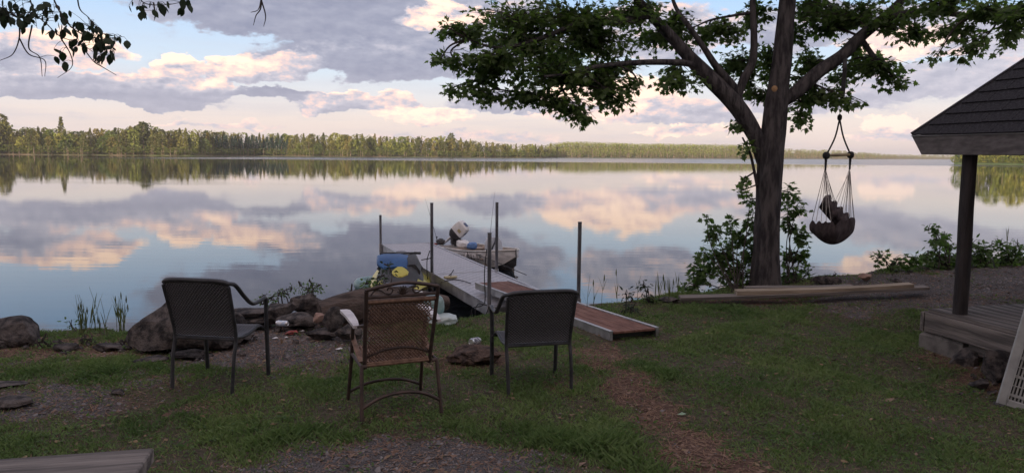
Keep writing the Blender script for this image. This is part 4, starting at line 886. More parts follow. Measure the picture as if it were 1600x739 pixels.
m_ = MB(); m_.loft([trap(.14, .08, -.5, .56, .74), trap(.17, .10, -.3, .60, .84), trap(.15, .09, .05, .60, .86)]); m_.v = [(x+.21, y, z) for x, y, z in m_.v]; m_.build('side_console', M_dgrey, jet, 30)
m_ = MB(); m_.loft([sup(.20, .1, .4, .90), sup(.24, .4, .4, .86), sup(.25, .9, .4, .84), sup(.22, 1.35, .4, .86)]); m_.build('seat', M_dgrey, jet, 50)
for s in (-1, 1):
    m_ = MB(); m_.tube([(0, .06, .86), (s*.14, .02, .88), (s*.25, .08, .87)], .017, 8); m_.build('handlebar', M_frame, jet, 50)
    m_ = MB(); m_.tube([(s*.25, .08, .87), (s*.37, .12, .86)], .024, 10); m_.build('grip', M_dgrey, jet, 50)
    m_ = MB(); m_.loft([[Vector(p) for p in ((s*.26, -1.0, .40), (s*.52, -.72, .36), (s*.50, -.6, .40), (s*.30, -.8, .50))], [Vector(p) for p in ((s*.26, -.9, .40), (s*.50, -.3, .36), (s*.48, -.3, .40), (s*.34, -.4, .54))]]); m_.build('side_fairing', M_yel, jet)
    m_ = MB(); m_.loft([sup(.0, 0, 0, 0)]*2, cap=False) if False else m_.tube([(s*.34, -.35, .58), (s*.38, -.3, .64), (s*.36, -.22, .68)], [.02, .04, .02], 8, flat=.5); m_.build('mirror', M_dgrey, jet, 50)
q = jet.location
rope([Vector((q.x+.42, q.y-.3, .80)), Vector((q.x+.6, q.y-.25, .84)), DP(L1, -.05, .42)], .009, 'black rope from the watercraft to the dock post')
rope([DP(L1, -.07, .44), DP(L1-.08, -.10, .25), DP(L1-.12, -.09, .0), DP(L1-.1, -.08, -.15)], .008, 'rope end hanging down the dock post by the watercraft')
# inflatable floats
fb = at_z(585, 438, .15)
t = thing('inflatable_tube', 'yellow and teal inflatable tube floating left of the watercraft', 'float', (fb.x, fb.y, .08), .2)
m_ = MB(); m_.tube([(.30*math.cos(a), .30*math.sin(a), 0) for a in [2*PI*j/28 for j in range(29)]], .11, 12, cap=False); m_.build('ring', M_yel, t, 60)
m_ = MB(); m_.tube([(.30*math.cos(a), .30*math.sin(a), 0) for a in [2*PI*j/28 for j in range(3, 22)]], .114, 12); m_.build('teal_band', M_teal, t, 60)
fp = hit(690, 505)
o = pouch(at_d(677, 478, fp.y+.1), (.13, .13, .13), 'rounded teal inflated float standing behind the lattice chair', M_teal, 'teal_float', 'float', 7, .3, .10)
o = pouch(at_d(690, 499, fp.y), (.17, .15, .07), 'pale teal half-deflated float lying under the dock edge', M_tealp, 'pale_float', 'float', 8, .2, .16)
o = pouch(at_d(652, 470, fp.y+.15), (.10, .05, .12), 'white plastic jug seen through the lattice chair back', M_white, 'jug', 'jug', 9, .2, .08)

# ------------------------------------------------------------------ planks on the bank
def plank(a, b, w_, th, label, m_=M_wood2, name='plank'):
    a, b = Vector(a), Vector(b); d = b-a; L_ = d.length; x = d.normalized(); y = Vector((0, 0, 1)).cross(x).normalized(); z = x.cross(y)
    me = MB(); n = 14
    secs = []
    for i in range(n+1):
        s = i/n; bow = .012*math.sin(s*PI*1.3+L_); secs.append([Vector((s*L_, sy*w_/2+bow*.6, sz*th/2+bow)) for sy, sz in ((-1, -1), (1, -1), (1, 1), (-1, 1))])
    me.loft(secs); o = me.build(name, m_)
    M_ = Matrix((x, y, z)).transposed().to_4x4(); M_.translation = a; o.matrix_world = M_; return tag(o, label, 'plank')
def clear_y(a, b, y0, y1, gap):
    for q in range(60):
        A, B = at_d(*a, y0), at_d(*b, y1)
        if all(A.lerp(B, i/20).z-gap > float(zg(A.lerp(B, i/20).x, A.lerp(B, i/20).y)) for i in range(21)): break
        y0 -= .03; y1 -= .03
    return A, B
pa = at_z(1062, 465, .82); pb = at_z(1447, 450, 1.0); print('pl', pa, pb)
PA, PB = clear_y((1062, 465), (1447, 450), pa.y, pb.y, .03)
plank(PA, PB, .20, .036, 'long grey plank lying lowest across the grass and gravel by the maple', M_wood)
plank(at_d(1150, 458, PA.y+.0), at_d(1424, 446, PB.y), .16, .06, 'shorter tan plank on top of the long plank')
PC, PE = clear_y((1165, 452), (1330, 446), PA.y+.3, PA.y+.3, .015)
plank(PC, PE, .14, .04, 'thin grey board behind the tan plank at the foot of the maple', M_wood)

# ------------------------------------------------------------------ pavilion
pav = thing('pavilion', 'small open pavilion with dark shingle roof and grey timber deck at the right edge', 'pavilion')
zD = 1.13; c0 = at_z(1449, 482, zD); e1 = at_z(1582, 516, zD); ed = (e1-c0); ed.z = 0; ed.normalize(); en = Vector((-ed.y, ed.x, 0))
if en.x < 0: en = -en
def PV(s, t, z): return c0+ed*s+en*t+Vector((0, 0, z-zD))
PD, PWd = 3.2, 3.2
Rp = Matrix.Rotation(math.atan2(ed.y, ed.x), 3, 'Z')
for i in range(22):
    t0 = .012+i*.146; m_ = MB(); m_.box((0, 0, 0), (PD, .138, .036), bev=.003); o = m_.build('deck_board', M_wood, pav); o.location = PV(PD/2, t0+.07, zD-.018+random.uniform(-.003, .003)); o.rotation_euler = (0, 0, math.atan2(ed.y, ed.x))
def beam(s0, t0, s1, t1, z, w_, h_, name='rim_joist', m_=M_wood):
    a, b = PV(s0, t0, z), PV(s1, t1, z); d = b-a; m2 = MB(); m2.box((0, 0, 0), (d.length, w_, h_), bev=.005); o = m2.build(name, m_, pav); o.location = (a+b)/2; o.rotation_euler = (0, 0, math.atan2(d.y, d.x)); return o
beam(.02, -.02, PD, -.02, zD-.135, .045, .20); beam(-.02, -.04, -.02, PWd, zD-.135, .045, .20); beam(PD+.02, 0, PD+.02, PWd, zD-.135, .045, .20)
beam(.52, .06, PD-.5, .06, zD-.29, .09, .10, 'sill_beam'); beam(.1, 1.5, PD, 1.5, zD-.29, .09, .10, 'sill_beam')
for (s, t) in ((.20, .20), (PD-.2, .2), (.2, PWd-.2)):
    p = PV(s, t, 0); m_ = MB(); m_.box((0, 0, 0), (.50, .46, .60), bev=.03); o = m_.build('pier_block', M_conc, pav); o.location = (p.x, p.y, zD-.245-.30); o.rotation_euler = (0, 0, math.atan2(ed.y, ed.x)+.1)
ZE = 2.80
for (px_, s, t) in ((1505, None, None),):
    pbase = at_z(1500, 490, zD); ptop = at_d(1516, 232, pbase.y); m_ = MB(); P_ = [pbase+Vector((0, 0, -.02)), pbase.lerp(ptop, .5), ptop+Vector((0, 0, .25))]
    rough_tube(m_, P_, [.068, .067, .065], 18, .04, 3); m_.build('post', mat('dark_post', (.016, .014, .016), (.040, .034, .034), .85, scale=12, stretch=(1, 1, .15), bump=.9, bscale=40, bdist=.02), pav, 50)
pt = pbase-c0; s0_, t0_ = pt.dot(ed), pt.dot(en)
for (s, t) in ((PD-.2, t0_), (s0_, PWd-.2), (PD-.2, PWd-.2)):
    m_ = MB(); a = PV(s, t, zD); rough_tube(m_, [a, a+Vector((0, 0, 1.0)), a+Vector((0, 0, 1.95))], [.078, .077, .074], 16, .03, 3); m_.build('post', MATS['dark_post'], pav, 50)
# hip roof
ec = at_d(1425, 211, PV(-.30, -.25, 0).y); zr = ec.z
e2 = ec-c0; es, et = e2.dot(ed), e2.dot(en); et = min(et, -.05); s2 = PD+.3; t2 = PWd+.3; pitch = math.radians(48); RH = (t2-et)/2*math.tan(pitch)
apex = PV((es+s2)/2, (et+t2)/2, zr+RH); cor = [PV(es, et, zr), PV(s2, et, zr), PV(s2, t2, zr), PV(es, t2, zr)]
m_ = MB(); m_.add(cor+[apex], [(0, 1, 4), (1, 2, 4), (2, 3, 4), (3, 0, 4), (3, 2, 1, 0)]); o = m_.build('roof', M_shingle, pav)
for q in range(4):
    a, b = cor[q], cor[(q+1) % 4]; x = (b-a); W_ = x.length; x.normalize(); mid = (a+b)/2; up = (apex-mid); SL = up.length; up.normalize(); nrm = x.cross(up).normalized()
    if nrm.z < 0: nrm = -nrm
    if q == 0:
        rows = 19; rh = SL/rows; base_me = None
        for r in range(rows):
            w0 = W_*(1-(r)/rows)-.0; wr = max(0, W_*(1-(r+.4)/rows)); n = max(1, int(wr/.30)); tw_ = wr/n
            for j in range(n):
                c_ = mid+up*(rh*(r+.45))+x*(-wr/2+tw_*(j+.5)); mb = MB()
                sk_ = random.uniform(-.004, .004)
                mb.add([(-tw_/2+.003, -rh*.56+sk_, .022), (tw_/2-.003, -rh*.56+sk_, .022), (tw_/2-.003, rh*.55, .006), (-tw_/2+.003, rh*.55, .006), (-tw_/2+.003, -rh*.56+sk_, .008), (tw_/2-.003, -rh*.56+sk_, .008)], [(0, 1, 2, 3), (4, 5, 1, 0), (4, 0, 3), (5, 2, 1)])
                o = mb.build('shingle', M_shingle, pav); M_ = Matrix((x, up, nrm)).transposed().to_4x4(); M_.translation = c_; o.matrix_basis = M_
    # hip cap and fascia, drip edge
    m_ = MB(); hp = a+(apex-a)*0; m_.tube([a, apex], .028, 6); m_.build('hip_cap', M_shingle, pav)
    outw = -Vector((up.x, up.y, 0)).normalized(); inw = -outw
    f = MB(); t_ = .03; h_ = .19; o0, i0 = a, b
    A1 = a-Vector((0, 0, .015)); B1 = b-Vector((0, 0, .015)); dn = Vector((0, 0, -h_)) + inw*.07
    sh_ = x*.07
    f.add([A1, B1, B1+dn-sh_, A1+dn+sh_, A1+inw*t_+x*t_, B1+inw*t_-x*t_, B1+dn+inw*t_-sh_-x*t_, A1+dn+inw*t_+sh_+x*t_], [(0, 1, 2, 3), (7, 6, 5, 4), (0, 4, 5, 1), (3, 2, 6, 7), (0, 3, 7, 4), (1, 5, 6, 2)])
    f.build('fascia', mat('fascia_board', (.15, .14, .145), (.25, .235, .24), .85, scale=7, stretch=(2.5, .5, 2.5), bump=.5, bscale=24, bdist=.005, spec=.2), pav)
    f = MB(); f.tube([a+outw*.006-Vector((0, 0, .012)), b+outw*.006-Vector((0, 0, .012))], .007, 5); f.build('drip_edge', M_drip, pav)
# ------------------------------------------------------------------ leaning panel at the lower right
u = Vector((.8, -.5, -.17)).normalized(); v_ = Vector((.14, .08, .98)); v_ = (v_-u*v_.dot(u)).normalized(); n_v = u.cross(v_)
g = hit(1556, 632); org = at_d(1556, 629, g.y)
pan = thing('slotted_panel', 'grey framed panel with rows of slots leaning at the lower right edge', 'panel'); Mp = Matrix((u, v_, n_v)).transposed().to_4x4(); Mp.translation = org; pan.matrix_world = Mp
PW_, PH_ = .95, 1.45
for (c_, s_) in (((.035, PH_/2, 0), (.07, PH_, .045)), ((PW_-.035, PH_/2, 0), (.07, PH_, .045))):
    m_ = MB(); m_.box(c_, s_, bev=.008); m_.box((c_[0]+(.033 if c_[0] < .5 else -.033), c_[1], .006), (.008, PH_-.1, .05)); m_.build('frame_side', M_panel, pan)
for yy in (.03, PH_-.03):
    m_ = MB(); m_.box((PW_/2, yy, .001), (PW_-.14, .06, .04), bev=.008); m_.build('frame_end', M_panel, pan)
m_ = MB()
for i in range(31): m_.box((.09+i*(PW_-.18)/30, PH_/2, 0), (.012, PH_-.12, .012))
m_.build('vertical_slats', M_panel, pan)['kind'] = 'stuff'
for j in range(17):
    m_ = MB(); m_.box((PW_/2, .10+j*(PH_-.2)/16, .004), (PW_-.14, .008 if j % 2 else .022, .014)); m_.build('cross_bar', M_panel, pan)
m_ = MB(); m_.box((PW_/2, PH_/2, -.018), (PW_-.16, PH_-.1, .004)); m_.build('backing_sheet', M_dgrey, pan)
m_ = MB(); m_.box((.03, -.02, 0), (.09, .05, .06), bev=.012); m_.build('foot_cap', M_dgrey, pan)

# ------------------------------------------------------------------ bench plank bottom left
q1 = at_z(240, 699, 1.52); q2 = at_z(-30, 718, 1.52); q3 = at_z(205, 741, 1.52); xd = (q2-q1); xd.z = 0; xd.normalize(); yd = (q3-q1); yd.z = 0; yd.normalize()
bench = thing('bench', 'weathered grey plank bench cut off at the lower left corner', 'bench')
def wk(a, b, c, d, zt, th, name, m_):
    mb = MB(); P4 = [Vector(p) for p in (a, b, c, d)]; mb.add([Vector((p.x, p.y, zt)) for p in P4]+[Vector((p.x, p.y, zt-th)) for p in P4], [(0, 1, 2, 3), (7, 6, 5, 4), (0, 4, 5, 1), (1, 5, 6, 2), (2, 6, 7, 3), (3, 7, 4, 0)]); mb.build(name, m_, bench)
def plank_local(s0, s1, t0, t1, zt, th):
    L_ = s1-s0; mb = MB(); mb.box((L_/2, (t1-t0)/2, -th/2), (L_, t1-t0, th), bev=.006); o = mb.build('seat_plank', M_wood, bench); M_ = Matrix((xd, yn, Vector((0, 0, 1)))).transposed().to_4x4(); M_.translation = q1+xd*s0+yn*t0+Vector((0, 0, zt-1.52)); o.matrix_basis = M_
yn = Vector((0, 0, 1)).cross(xd); 
if yn.dot(yd) < 0: yn = -yn
if xd.cross(yn).z < 0: pass
shr = yd.dot(xd)
plank_local(0, 1.9, 0, .30, 1.52, .06)
for s in (.35, 1.6):
    mb = MB(); gz = 1.08; c_ = q1+xd*s+yn*.15; mb.box((c_.x, c_.y, (1.47+gz-.1)/2), (.09, .26, 1.47-gz+.1), Matrix.Rotation(math.atan2(xd.y, xd.x), 3, 'Z'), bev=.006); mb.build('leg', M_wood, bench)

# ------------------------------------------------------------------ chairs
def place_by_feet(rl, rr_, fl_, fr):
    P4 = [hit(*p) for p in (rl, rr_, fl_, fr)]; c = (P4[0]+P4[1]+P4[2]+P4[3])/4; f = ((P4[2]+P4[3])-(P4[0]+P4[1])); r = ((P4[1]+P4[3])-(P4[0]+P4[2]))
    a1 = math.atan2(f.y, f.x)-PI/2; a2 = math.atan2(r.y, r.x); print('chair', c, math.degrees(a1), math.degrees(a2), r.length/2, f.length/2)
    return Vector((c.x, c.y, float(zg(c.x, c.y)))), a1, a2
def wicker_chair(label, loc, rz, sc):
    t = thing('patio_chair', label, 'chair', tuple(loc), rz, 'dark wicker patio chairs'); t.scale = sc
    W2 = .255
    for s in (-1, 1):
        m_ = MB(); m_.tube(spline([(s*.245, -.29, -.03), (s*.25, -.255, .25), (s*.25, -.215, .42), (s*.255, -.25, .60), (s*.262, -.315, .84)], 5), .014, 8); m_.build('leg', M_frame, t, 50)
        m_ = MB(); m_.tube(spline([(s*.255, -.31, .865), (s*.285, -.26, .845), (s*.295, -.16, .745), (s*.295, -.05, .665), (s*.292, .06, .655), (s*.288, .17, .665), (s*.280, .205, .63), (s*.272, .215, .50), (s*.268, .235, -.03)], 6), .0165, 9); m_.build('leg', M_frame, t, 50)
        m_ = MB(); m_.tube(spline([(s*.25, -.215, .42), (s*.245, -.05, .405), (s*.245, .12, .435), (s*.25, .20, .405), (s*.27, .215, .38)], 5), .014, 8); m_.build('seat_rail', M_frame, t, 50)
    m_ = MB(); m_.tube(spline([(-.262, -.305, .860), (-.2, -.328, .882), (0, -.335, .886), (.2, -.328, .882), (.262, -.305, .860)], 5), .019, 9); m_.build('top_rail', M_frame, t, 50)
    # back panel: curved woven sheet with thickness
    def sheet(f, nu, nv, th, name):
        vs = []; 
        for side_ in (0, 1):
            for i in range(nu+1):
                for j in range(nv+1): p, n = f(i/nu, j/nv); vs.append(Vector(p)+Vector(n)*th*(side_-.5))
        K = (nu+1)*(nv+1); fs = []
        for i in range(nu):
            for j in range(nv):
                a = i*(nv+1)+j; b_ = a+nv+1; fs.append((a, b_, b_+1, a+1)); fs.append((K+a, K+a+1, K+b_+1, K+b_))
        for i in range(nu):
            a = i*(nv+1); fs.append((a, K+a, K+a+nv+1, a+nv+1)); a += nv; fs.append((a, a+nv+1, K+a+nv+1, K+a))
        for j in range(nv): a = j; fs.append((a, a+1, K+a+1, K+a)); a = nu*(nv+1)+j; fs.append((a, K+a, K+a+1, a+1))
        mb = MB(); mb.add(vs, fs); return mb.build(name, M_weave, t, 60)
    def fb_(u, v_):
        z = .43+.44*v_; y = -.215-.115*max(0, (v_-.1))**1.1-.02*math.sin(u*PI)*v_; return ((u-.5)*(.50+.02*v_), y, z), (0, 1, .2)
    sheet(fb_, 10, 10, .014, 'backrest')
    def fs_(u, v_):
        y = -.21+.43*v_; z = .415-.03*math.sin(u*PI)*math.sin(min(1, v_*1.1)*PI)+.03*math.exp(-((v_-.78)/.15)**2)-.05*max(0, v_-.9)*8*.5; return ((u-.5)*.50, y, z), (0, 0, 1)
    sheet(fs_, 10, 12, .014, 'seat')
    m_ = MB(); m_.tube([(-.245, -.215, .405), (.245, -.215, .405)], .012, 7); m_.build('cross_bar', M_frame, t)
    m_ = MB(); m_.tube([(-.262, .215, .39), (.262, .215, .39)], .012, 7); m_.build('cross_bar', M_frame, t)
    return t
l1, a1, r1 = place_by_feet((270, 601), (357, 612), (322, 583), (416, 584))
wicker_chair('dark wicker patio chair on the left, facing the fire pit, right arm showing', l1+Vector((.03, 0, 0)), (a1+r1)/2, (1.06, 1.03, 1.02))
l3, a3, r3 = place_by_feet((799, 616), (887, 610), (768, 585), (864, 582))
wicker_chair('dark wicker patio chair on the right, in front of the brown ramp, left arm showing', l3, (a3+r3)/2, (1.06, 1, .94))
l2, a2, r2 = place_by_feet((557, 649), (687, 637), (548, 612), (651, 597))
def lattice_chair(loc, rz):
    t = thing('lattice_chair', 'brown lattice-back patio chair with scrollwork top and pale armrests, middle of the three', 'chair', tuple(loc), rz); t.scale = (1.0, 1.12, 1.05)
    W2 = .25
    for s in (-1, 1):
        m_ = MB(); m_.tube([(s*.290, -.30, -.03), (s*.272, -.24, .36), (s*.268, -.235, .375)], .014, 8); m_.build('leg', M_bframe, t, 50)
        m_ = MB(); m_.tube([(s*.285, .22, -.03), (s*.272, .10, .36), (s*.272, .04, .60)], .014, 8); m_.build('leg', M_bframe, t, 50)
        m_ = MB(); m_.tube([(s*.272, -.235, .372), (s*.272, .10, .372), (s*.268, .22, .375)], .012, 7); m_.build('side_rail', M_bframe, t, 50)
        m_ = MB(); m_.tube([(s*.236, -.17, .34), (s*.244, -.23, .55), (s*.252, -.335, .90)], .015, 8); m_.build('back_upright', M_bframe, t, 50)
        m_ = MB(); m_.tube([(s*.236, -.235, .372), (s*.272, -.235, .372)], .012, 7); m_.build('pivot', M_bframe, t)
        # armrest: flat pale paddle
        m_ = MB(); secs = []
        for (y, w_, z) in ((-.20, .020, .635), (-.12, .028, .65), (.05, .034, .66), (.20, .036, .655), (.27, .026, .645)):
            secs.append([Vector((s*.297+sx*w_, y, z+sz*.010)) for sx, sz in ((-1, -1), (1, -1), (1, 1), (-1, 1))])
        m_.loft(secs); m_.build('armrest', M_arm, t)
        m_ = MB(); m_.tube([(s*.252, -.27, .66), (s*.29, -.18, .63), (s*.285, .04, .63), (s*.275, .06, .60)], .010, 6); m_.build('arm_rail', M_bframe, t)
        m_ = MB(); m_.tube(spline([(s*.262, .12, .50), (s*.262, -.02, .44), (s*.255, -.16, .38)], 4), .02, 7, flat=.5); m_.build('side_strap', M_cane, t)
    def bp(u, v_): z = .36+.46*v_; return Vector(((u-.5)*(.46+.02*v_), -.175-.13*v_**1.1, z))
    # lattice strips
    m_ = MB()
    def strip(f, n_seg=7, r=.0042):
        m_.tube([f(i/n_seg) for i in range(n_seg+1)], r, 4, cap=False)
    N_ = 19
    for k_ in range(-N_, N_):
        for sl in (1, -1):
            pts = []
            for i in range(13):
                v0 = i/12; u_ = (k_+.5)/N_*1.0+v0*sl*.95 + (0 if sl > 0 else .95)*1.0
                if 0 <= u_ <= 1: pts.append(bp(u_, v0)+Vector((0, .003*sl, 0)))
            if len(pts) > 1: m_.tube(pts, .0043, 4, cap=False)
    for k_ in range(13): m_.tube([bp(i/6, (k_+.5)/13)+Vector((0, -.001, 0)) for i in range(7)], .0022, 4, cap=False)
    m_.build('back_lattice', M_cane, t)['kind'] = 'stuff'
    for v_ in (0.0, 1.0):
        m_ = MB(); m_.tube([bp(i/8, v_)+Vector((0, -.004, 0)) for i in range(9)], .016 if v_ else .013, 8); m_.build('back_rail', M_cane, t, 50)
    m_ = MB(); m_.tube(spline([(-.24, -.185, .42), (-.1, -.20, .465), (0, -.205, .475), (.1, -.20, .465), (.24, -.185, .42)], 5), .011, 8); m_.build('back_brace', M_bframe, t, 50)
    # scrollwork crest
    def top(u, z): return Vector(((u-.5)*.50, -.315-(z-.84)*.30, z))
    m_ = MB(); m_.tube([top(0, .855), top(1, .855)], .012, 7); m_.build('crest_rail', M_bframe, t)
    m_ = MB(); m_.tube(spline([top(0, .905), top(.25, .93), top(.5, .945), top(.75, .93), top(1, .905)], 6), .013, 8); m_.build('crest_rail', M_bframe, t, 50)
    for u_ in (0, 1): m_ = MB(); m_.tube([top(u_, .84), top(u_, .91)], .014, 6); m_.build('crest_end', M_bframe, t)
    for s in (-1, 1):
        m_ = MB(); m_.tube(spline([top(.5+s*.44, .868), top(.5+s*.38, .90), top(.5+s*.30, .895), top(.5+s*.24, .875), top(.5+s*.17, .872), top(.5+s*.14, .90), top(.5+s*.20, .912), top(.5+s*.22, .895)], 6), .0055, 5); m_.build('scroll', M_bframe, t)
    m_ = MB()
    for q in range(7):
        a = PI*(q+.5)/7; m_.tube([top(.5, .868), top(.5+.085*math.cos(a)*1.0, .868+.058*math.sin(a))], [.012, .002], 5)
    m_.build('sunburst', M_bframe, t)
    # seat of the same cane
    m_ = MB()
    for k_ in range(22): x = -.225+.45*k_/21; m_.tube([(x, -.17, .372), (x, 0, .36), (x, .16, .375), (x, .22, .39)], .005, 4, cap=False)
    for k_ in range(20): y = -.17+.38*k_/19; m_.tube([(-.235, y, .372), (0, y, .355), (.235, y, .372)], .005, 4, cap=False)
    m_.build('seat_lattice', M_cane, t)['kind'] = 'stuff'
    for yy in (-.175, .225): m_ = MB(); m_.tube([(-.24, yy, .372), (.24, yy, .372)], .015, 8); m_.build('seat_bar', M_cane, t, 50)
    m_ = MB(); m_.tube(spline([(-.282, -.28, .10), (-.15, -.285, .165), (0, -.285, .185), (.15, -.285, .165), (.282, -.28, .10)], 5), .012, 8); m_.build('stretcher', M_bframe, t, 50)
    m_ = MB(); m_.tube(spline([(-.278, .20, .06), (-.15, .19, .11), (0, .19, .125), (.15, .19, .11), (.278, .20, .06)], 5), .011, 8); m_.build('stretcher', M_bframe, t, 50)
lattice_chair(l2+Vector((.03, -.16, 0)), (a2+r2)/2)

# ------------------------------------------------------------------ hanging swing chair
DS = D0-.05
def SP(px, py, dd=0): return at_d(px, py, DS+dd)
sw = thing('hanging_chair', 'dark cloth hammock chair with fringed edges hanging from the maple limb', 'hanging chair', tuple(SP(1312, 180)))
so_ = Vector(sw.location)
def S2(px, py, dd=0): return SP(px, py, dd)-so_
m_ = MB(); m_.tube(spline([S2(1321, 84, .1), S2(1320, 100, -.12), S2(1319, 120, -.1), S2(1316, 155, -.05), S2(1313, 164)], 4), .030, 8, flat=.6)
m_.build('hanging_strap', M_dgrey, sw, 50)
m_ = MB(); m_.tube([S2(1313, 158), S2(1312, 180)], .005, 6); m_.build('steel_hook', M_frame, sw)
m_ = MB(); m_.lathe([(.01, -.05), (.03, -.03), (.035, 0), (.03, .03), (.01, .05)], 10, S2(1312, 184)); m_.build('knot', M_rope, sw, 50)
BE = [S2(1291, 243, -.22), S2(1329, 242, .22)]
for e in BE: m_ = MB(); m_.tube(spline([S2(1312, 186), S2(1312, 200).lerp(e, .35), e], 5), .012, 7); m_.build('rope', M_rope, sw, 50)
m_ = MB(); d = (BE[1]-BE[0]).normalized(); m_.tube([BE[0]-d*.03, BE[1]+d*.03], .021, 10); m_.build('spreader_bar', M_barw, sw, 50)
for e in BE:
    m_ = MB(); m_.lathe([(.02, -.055), (.045, -.035), (.052, 0), (.045, .03), (.022, .05)], 12, e); m_.build('knot', M_rope, sw, 50)
# cloth: deep seat pouch and back flap, each a curved sheet with thickness
def cloth(rows, name, th=.012):
    """rows: list of rows of points; sheet doubled"""
    nu, nv = len(rows), len(rows[0]); vs = [p for r in rows for p in r]; K = nu*nv; vs2 = [p+Vector((0, th, -th*.3)) for p in vs]; fs = []
    for i in range(nu-1):
        for j in range(nv-1): a = i*nv+j; fs += [(a, a+1, a+nv+1, a+nv), (K+a, K+a+nv, K+a+nv+1, K+a+1)]
    for j in range(nv-1): a = j; fs.append((a, K+a, K+a+1, a+1)); a = (nu-1)*nv+j; fs.append((a, a+1, K+a+1, K+a))
    for i in range(nu-1): a = i*nv; fs.append((a, a+nv, K+a+nv, K+a)); a += nv-1; fs.append((a, K+a, K+a+nv, a+nv))
    mb = MB(); mb.add(vs+vs2, fs); return mb.build(name, M_cloth, sw, 60)
# seat pouch: front wall near camera (scalloped rim) -> bottom -> rear wall
rows = []; NV = 29
bot = lambda u: 383-16*(2*u-1)**2-2*(1-u)
for i in range(9):
    w_ = i/8; r = []
    for j in range(NV):
        u_ = j/(NV-1); sc_ = 7*abs(math.sin(u_*PI*7)) if u_ < .58 else 7*abs(math.sin(u_*PI*5))*.5
        x = 1265+71*u_; ytop = 351+4*u_-sc_ if u_ < .58 else 351-10*(u_-.58)/.42-sc_
        x2 = 1300.5+(x-1300.5)*(1-.18*math.sin(w_*PI/2)**4)
        yb = bot(u_); y = ytop+(yb-ytop)*math.sin(w_*PI/2)**.9; dd = -.30*math.cos(w_*PI/2)**.7*math.sin(PI*min(1, max(0, u_*.92+.04)))**.5
        r.append(S2(x2, y, dd+.02*math.sin(u_*19)))
    rows.append(r)
cloth(rows, 'seat_cloth')
rows = []
for i in range(7):
    w_ = i/6; r = []
    for j in range(NV):
        u_ = j/(NV-1); x = 1265+71*u_; x2 = 1300.5+(x-1300.5)*(.82+.12*w_); yb = bot(u_); ytop = 350-6*u_; y = yb+(ytop-yb)*w_; dd = .26*math.sin(w_*PI/2)*math.sin(PI*min(1, max(0, u_*.92+.04)))**.5
        r.append(S2(x2, y, dd))
    rows.append(r)
cloth(rows, 'seat_back_cloth')
rows = []
for i in range(9):
    w_ = i/8; r = []
    for j in range(NV):
        u_ = j/(NV-1); t0 = Vector((1289, 306))+(Vector((1336, 352))-Vector((1289, 306)))*u_; b0 = Vector((1280, 324))+(Vector((1318, 368))-Vector((1280, 324)))*u_
        sc_ = 5*abs(math.sin(u_*PI*5)); t0 = t0+Vector((1.2, -1.6))*sc_*.7; p = t0.lerp(b0, w_)
        r.append(S2(p.x, p.y, .05-.12*math.sin(w_*PI)+.10*u_+.02*math.sin(u_*23)))
    rows.append(r)
cloth(rows, 'back_cloth')
def cords(e, ends, spread, name='cord'):
    st = e+Vector((0, 0, -.22)); m_ = MB(); m_.tube([e+Vector((0, 0, -.03)), st], [.02, .014], 7); m_.build('rope', M_rope, sw)
    for (x, y, dd, m2) in ends: mb = MB(); p = S2(x, y, dd); mb.tube([st+Vector((random.uniform(-.008, .008), random.uniform(-.008, .008), random.uniform(-.05, .05))), p], .0042, 4); mb.build(name, m2, sw)
cords(BE[0], [(1268, 348, -.1, M_rope), (1275, 346, -.2, M_cord), (1283, 347, -.24, M_cord), (1291, 349, -.24, M_cord), (1299, 351, -.22, M_cord), (1289, 303, .05, M_rope), (1293, 309, .0, M_cord), (1298, 312, .0, M_cord), (1303, 316, .02, M_rope), (1306, 318, .03, M_rope), (1300, 313, .02, M_rope)], .1)
cords(BE[1], [(1304, 316, .0, M_cord), (1308, 320, .0, M_cord), (1313, 325, .02, M_cord), (1317, 329, .02, M_cord), (1322, 333, .04, M_rope), (1326, 338, .06, M_cord), (1330, 342, .08, M_cord), (1334, 347, .1, M_rope), (1336, 350, .12, M_cord), (1328, 340, .25, M_rope), (1320, 334, .25, M_cord)], .1)

# ------------------------------------------------------------------ far shores: land and trees
def ray_xy(px, d): p = at_d(px, 242, d); return p.x
SHL = [(-500, 360), (-150, 400), (0, 425), (150, 440), (300, 450), (330, 475), (400, 520), (455, 510), (480, 495), (560, 500), (650, 520), (760, 540), (850, 580), (870, 660), (1000, 720), (1180, 800), (1220, 930), (1350, 1150), (1420, 1500), (1520, 1800), (1700, 2000)]
spx = np.array([a for a, b in SHL], float); sdd = np.array([b for a, b in SHL], float)
pp = np.arange(-500, 1701, 10.0); dd_ = np.interp(pp, spx, sdd)+3*np.sin(pp*.09)+2*np.sin(pp*.23)
def fz(px, back):  # land height behind the shoreline
    hill = 5*np.exp(-((px-930)/110)**2)+3.5*np.exp(-((px-1120)/140)**2)+6*np.exp(-((px-50)/300)**2)+3*np.exp(-((px-1290)/110)**2)
    return .4+hill*sstep(back/130.0)+.012*back
rowsb = [-1, 0, 2, 6, 20, 50, 100, 180, 400]
V = []
for bk in rowsb:
    for px, d in zip(pp, dd_):
        D_ = d+bk; V.append((ray_xy(px, D_), D_, -.6 if bk < 0 else (0.02 if bk == 0 else float(fz(px, bk)) if bk > 2 else .5)))
n = len(pp); idx = np.arange(len(V)).reshape(len(rowsb), n); Fq = np.stack([idx[:-1, :-1], idx[:-1, 1:], idx[1:, 1:], idx[1:, :-1]], -1).reshape(-1, 4)
tag(link_mesh('far_shore', np_mesh('far_shore', V, Fq, M_fland, True)), kind='structure')

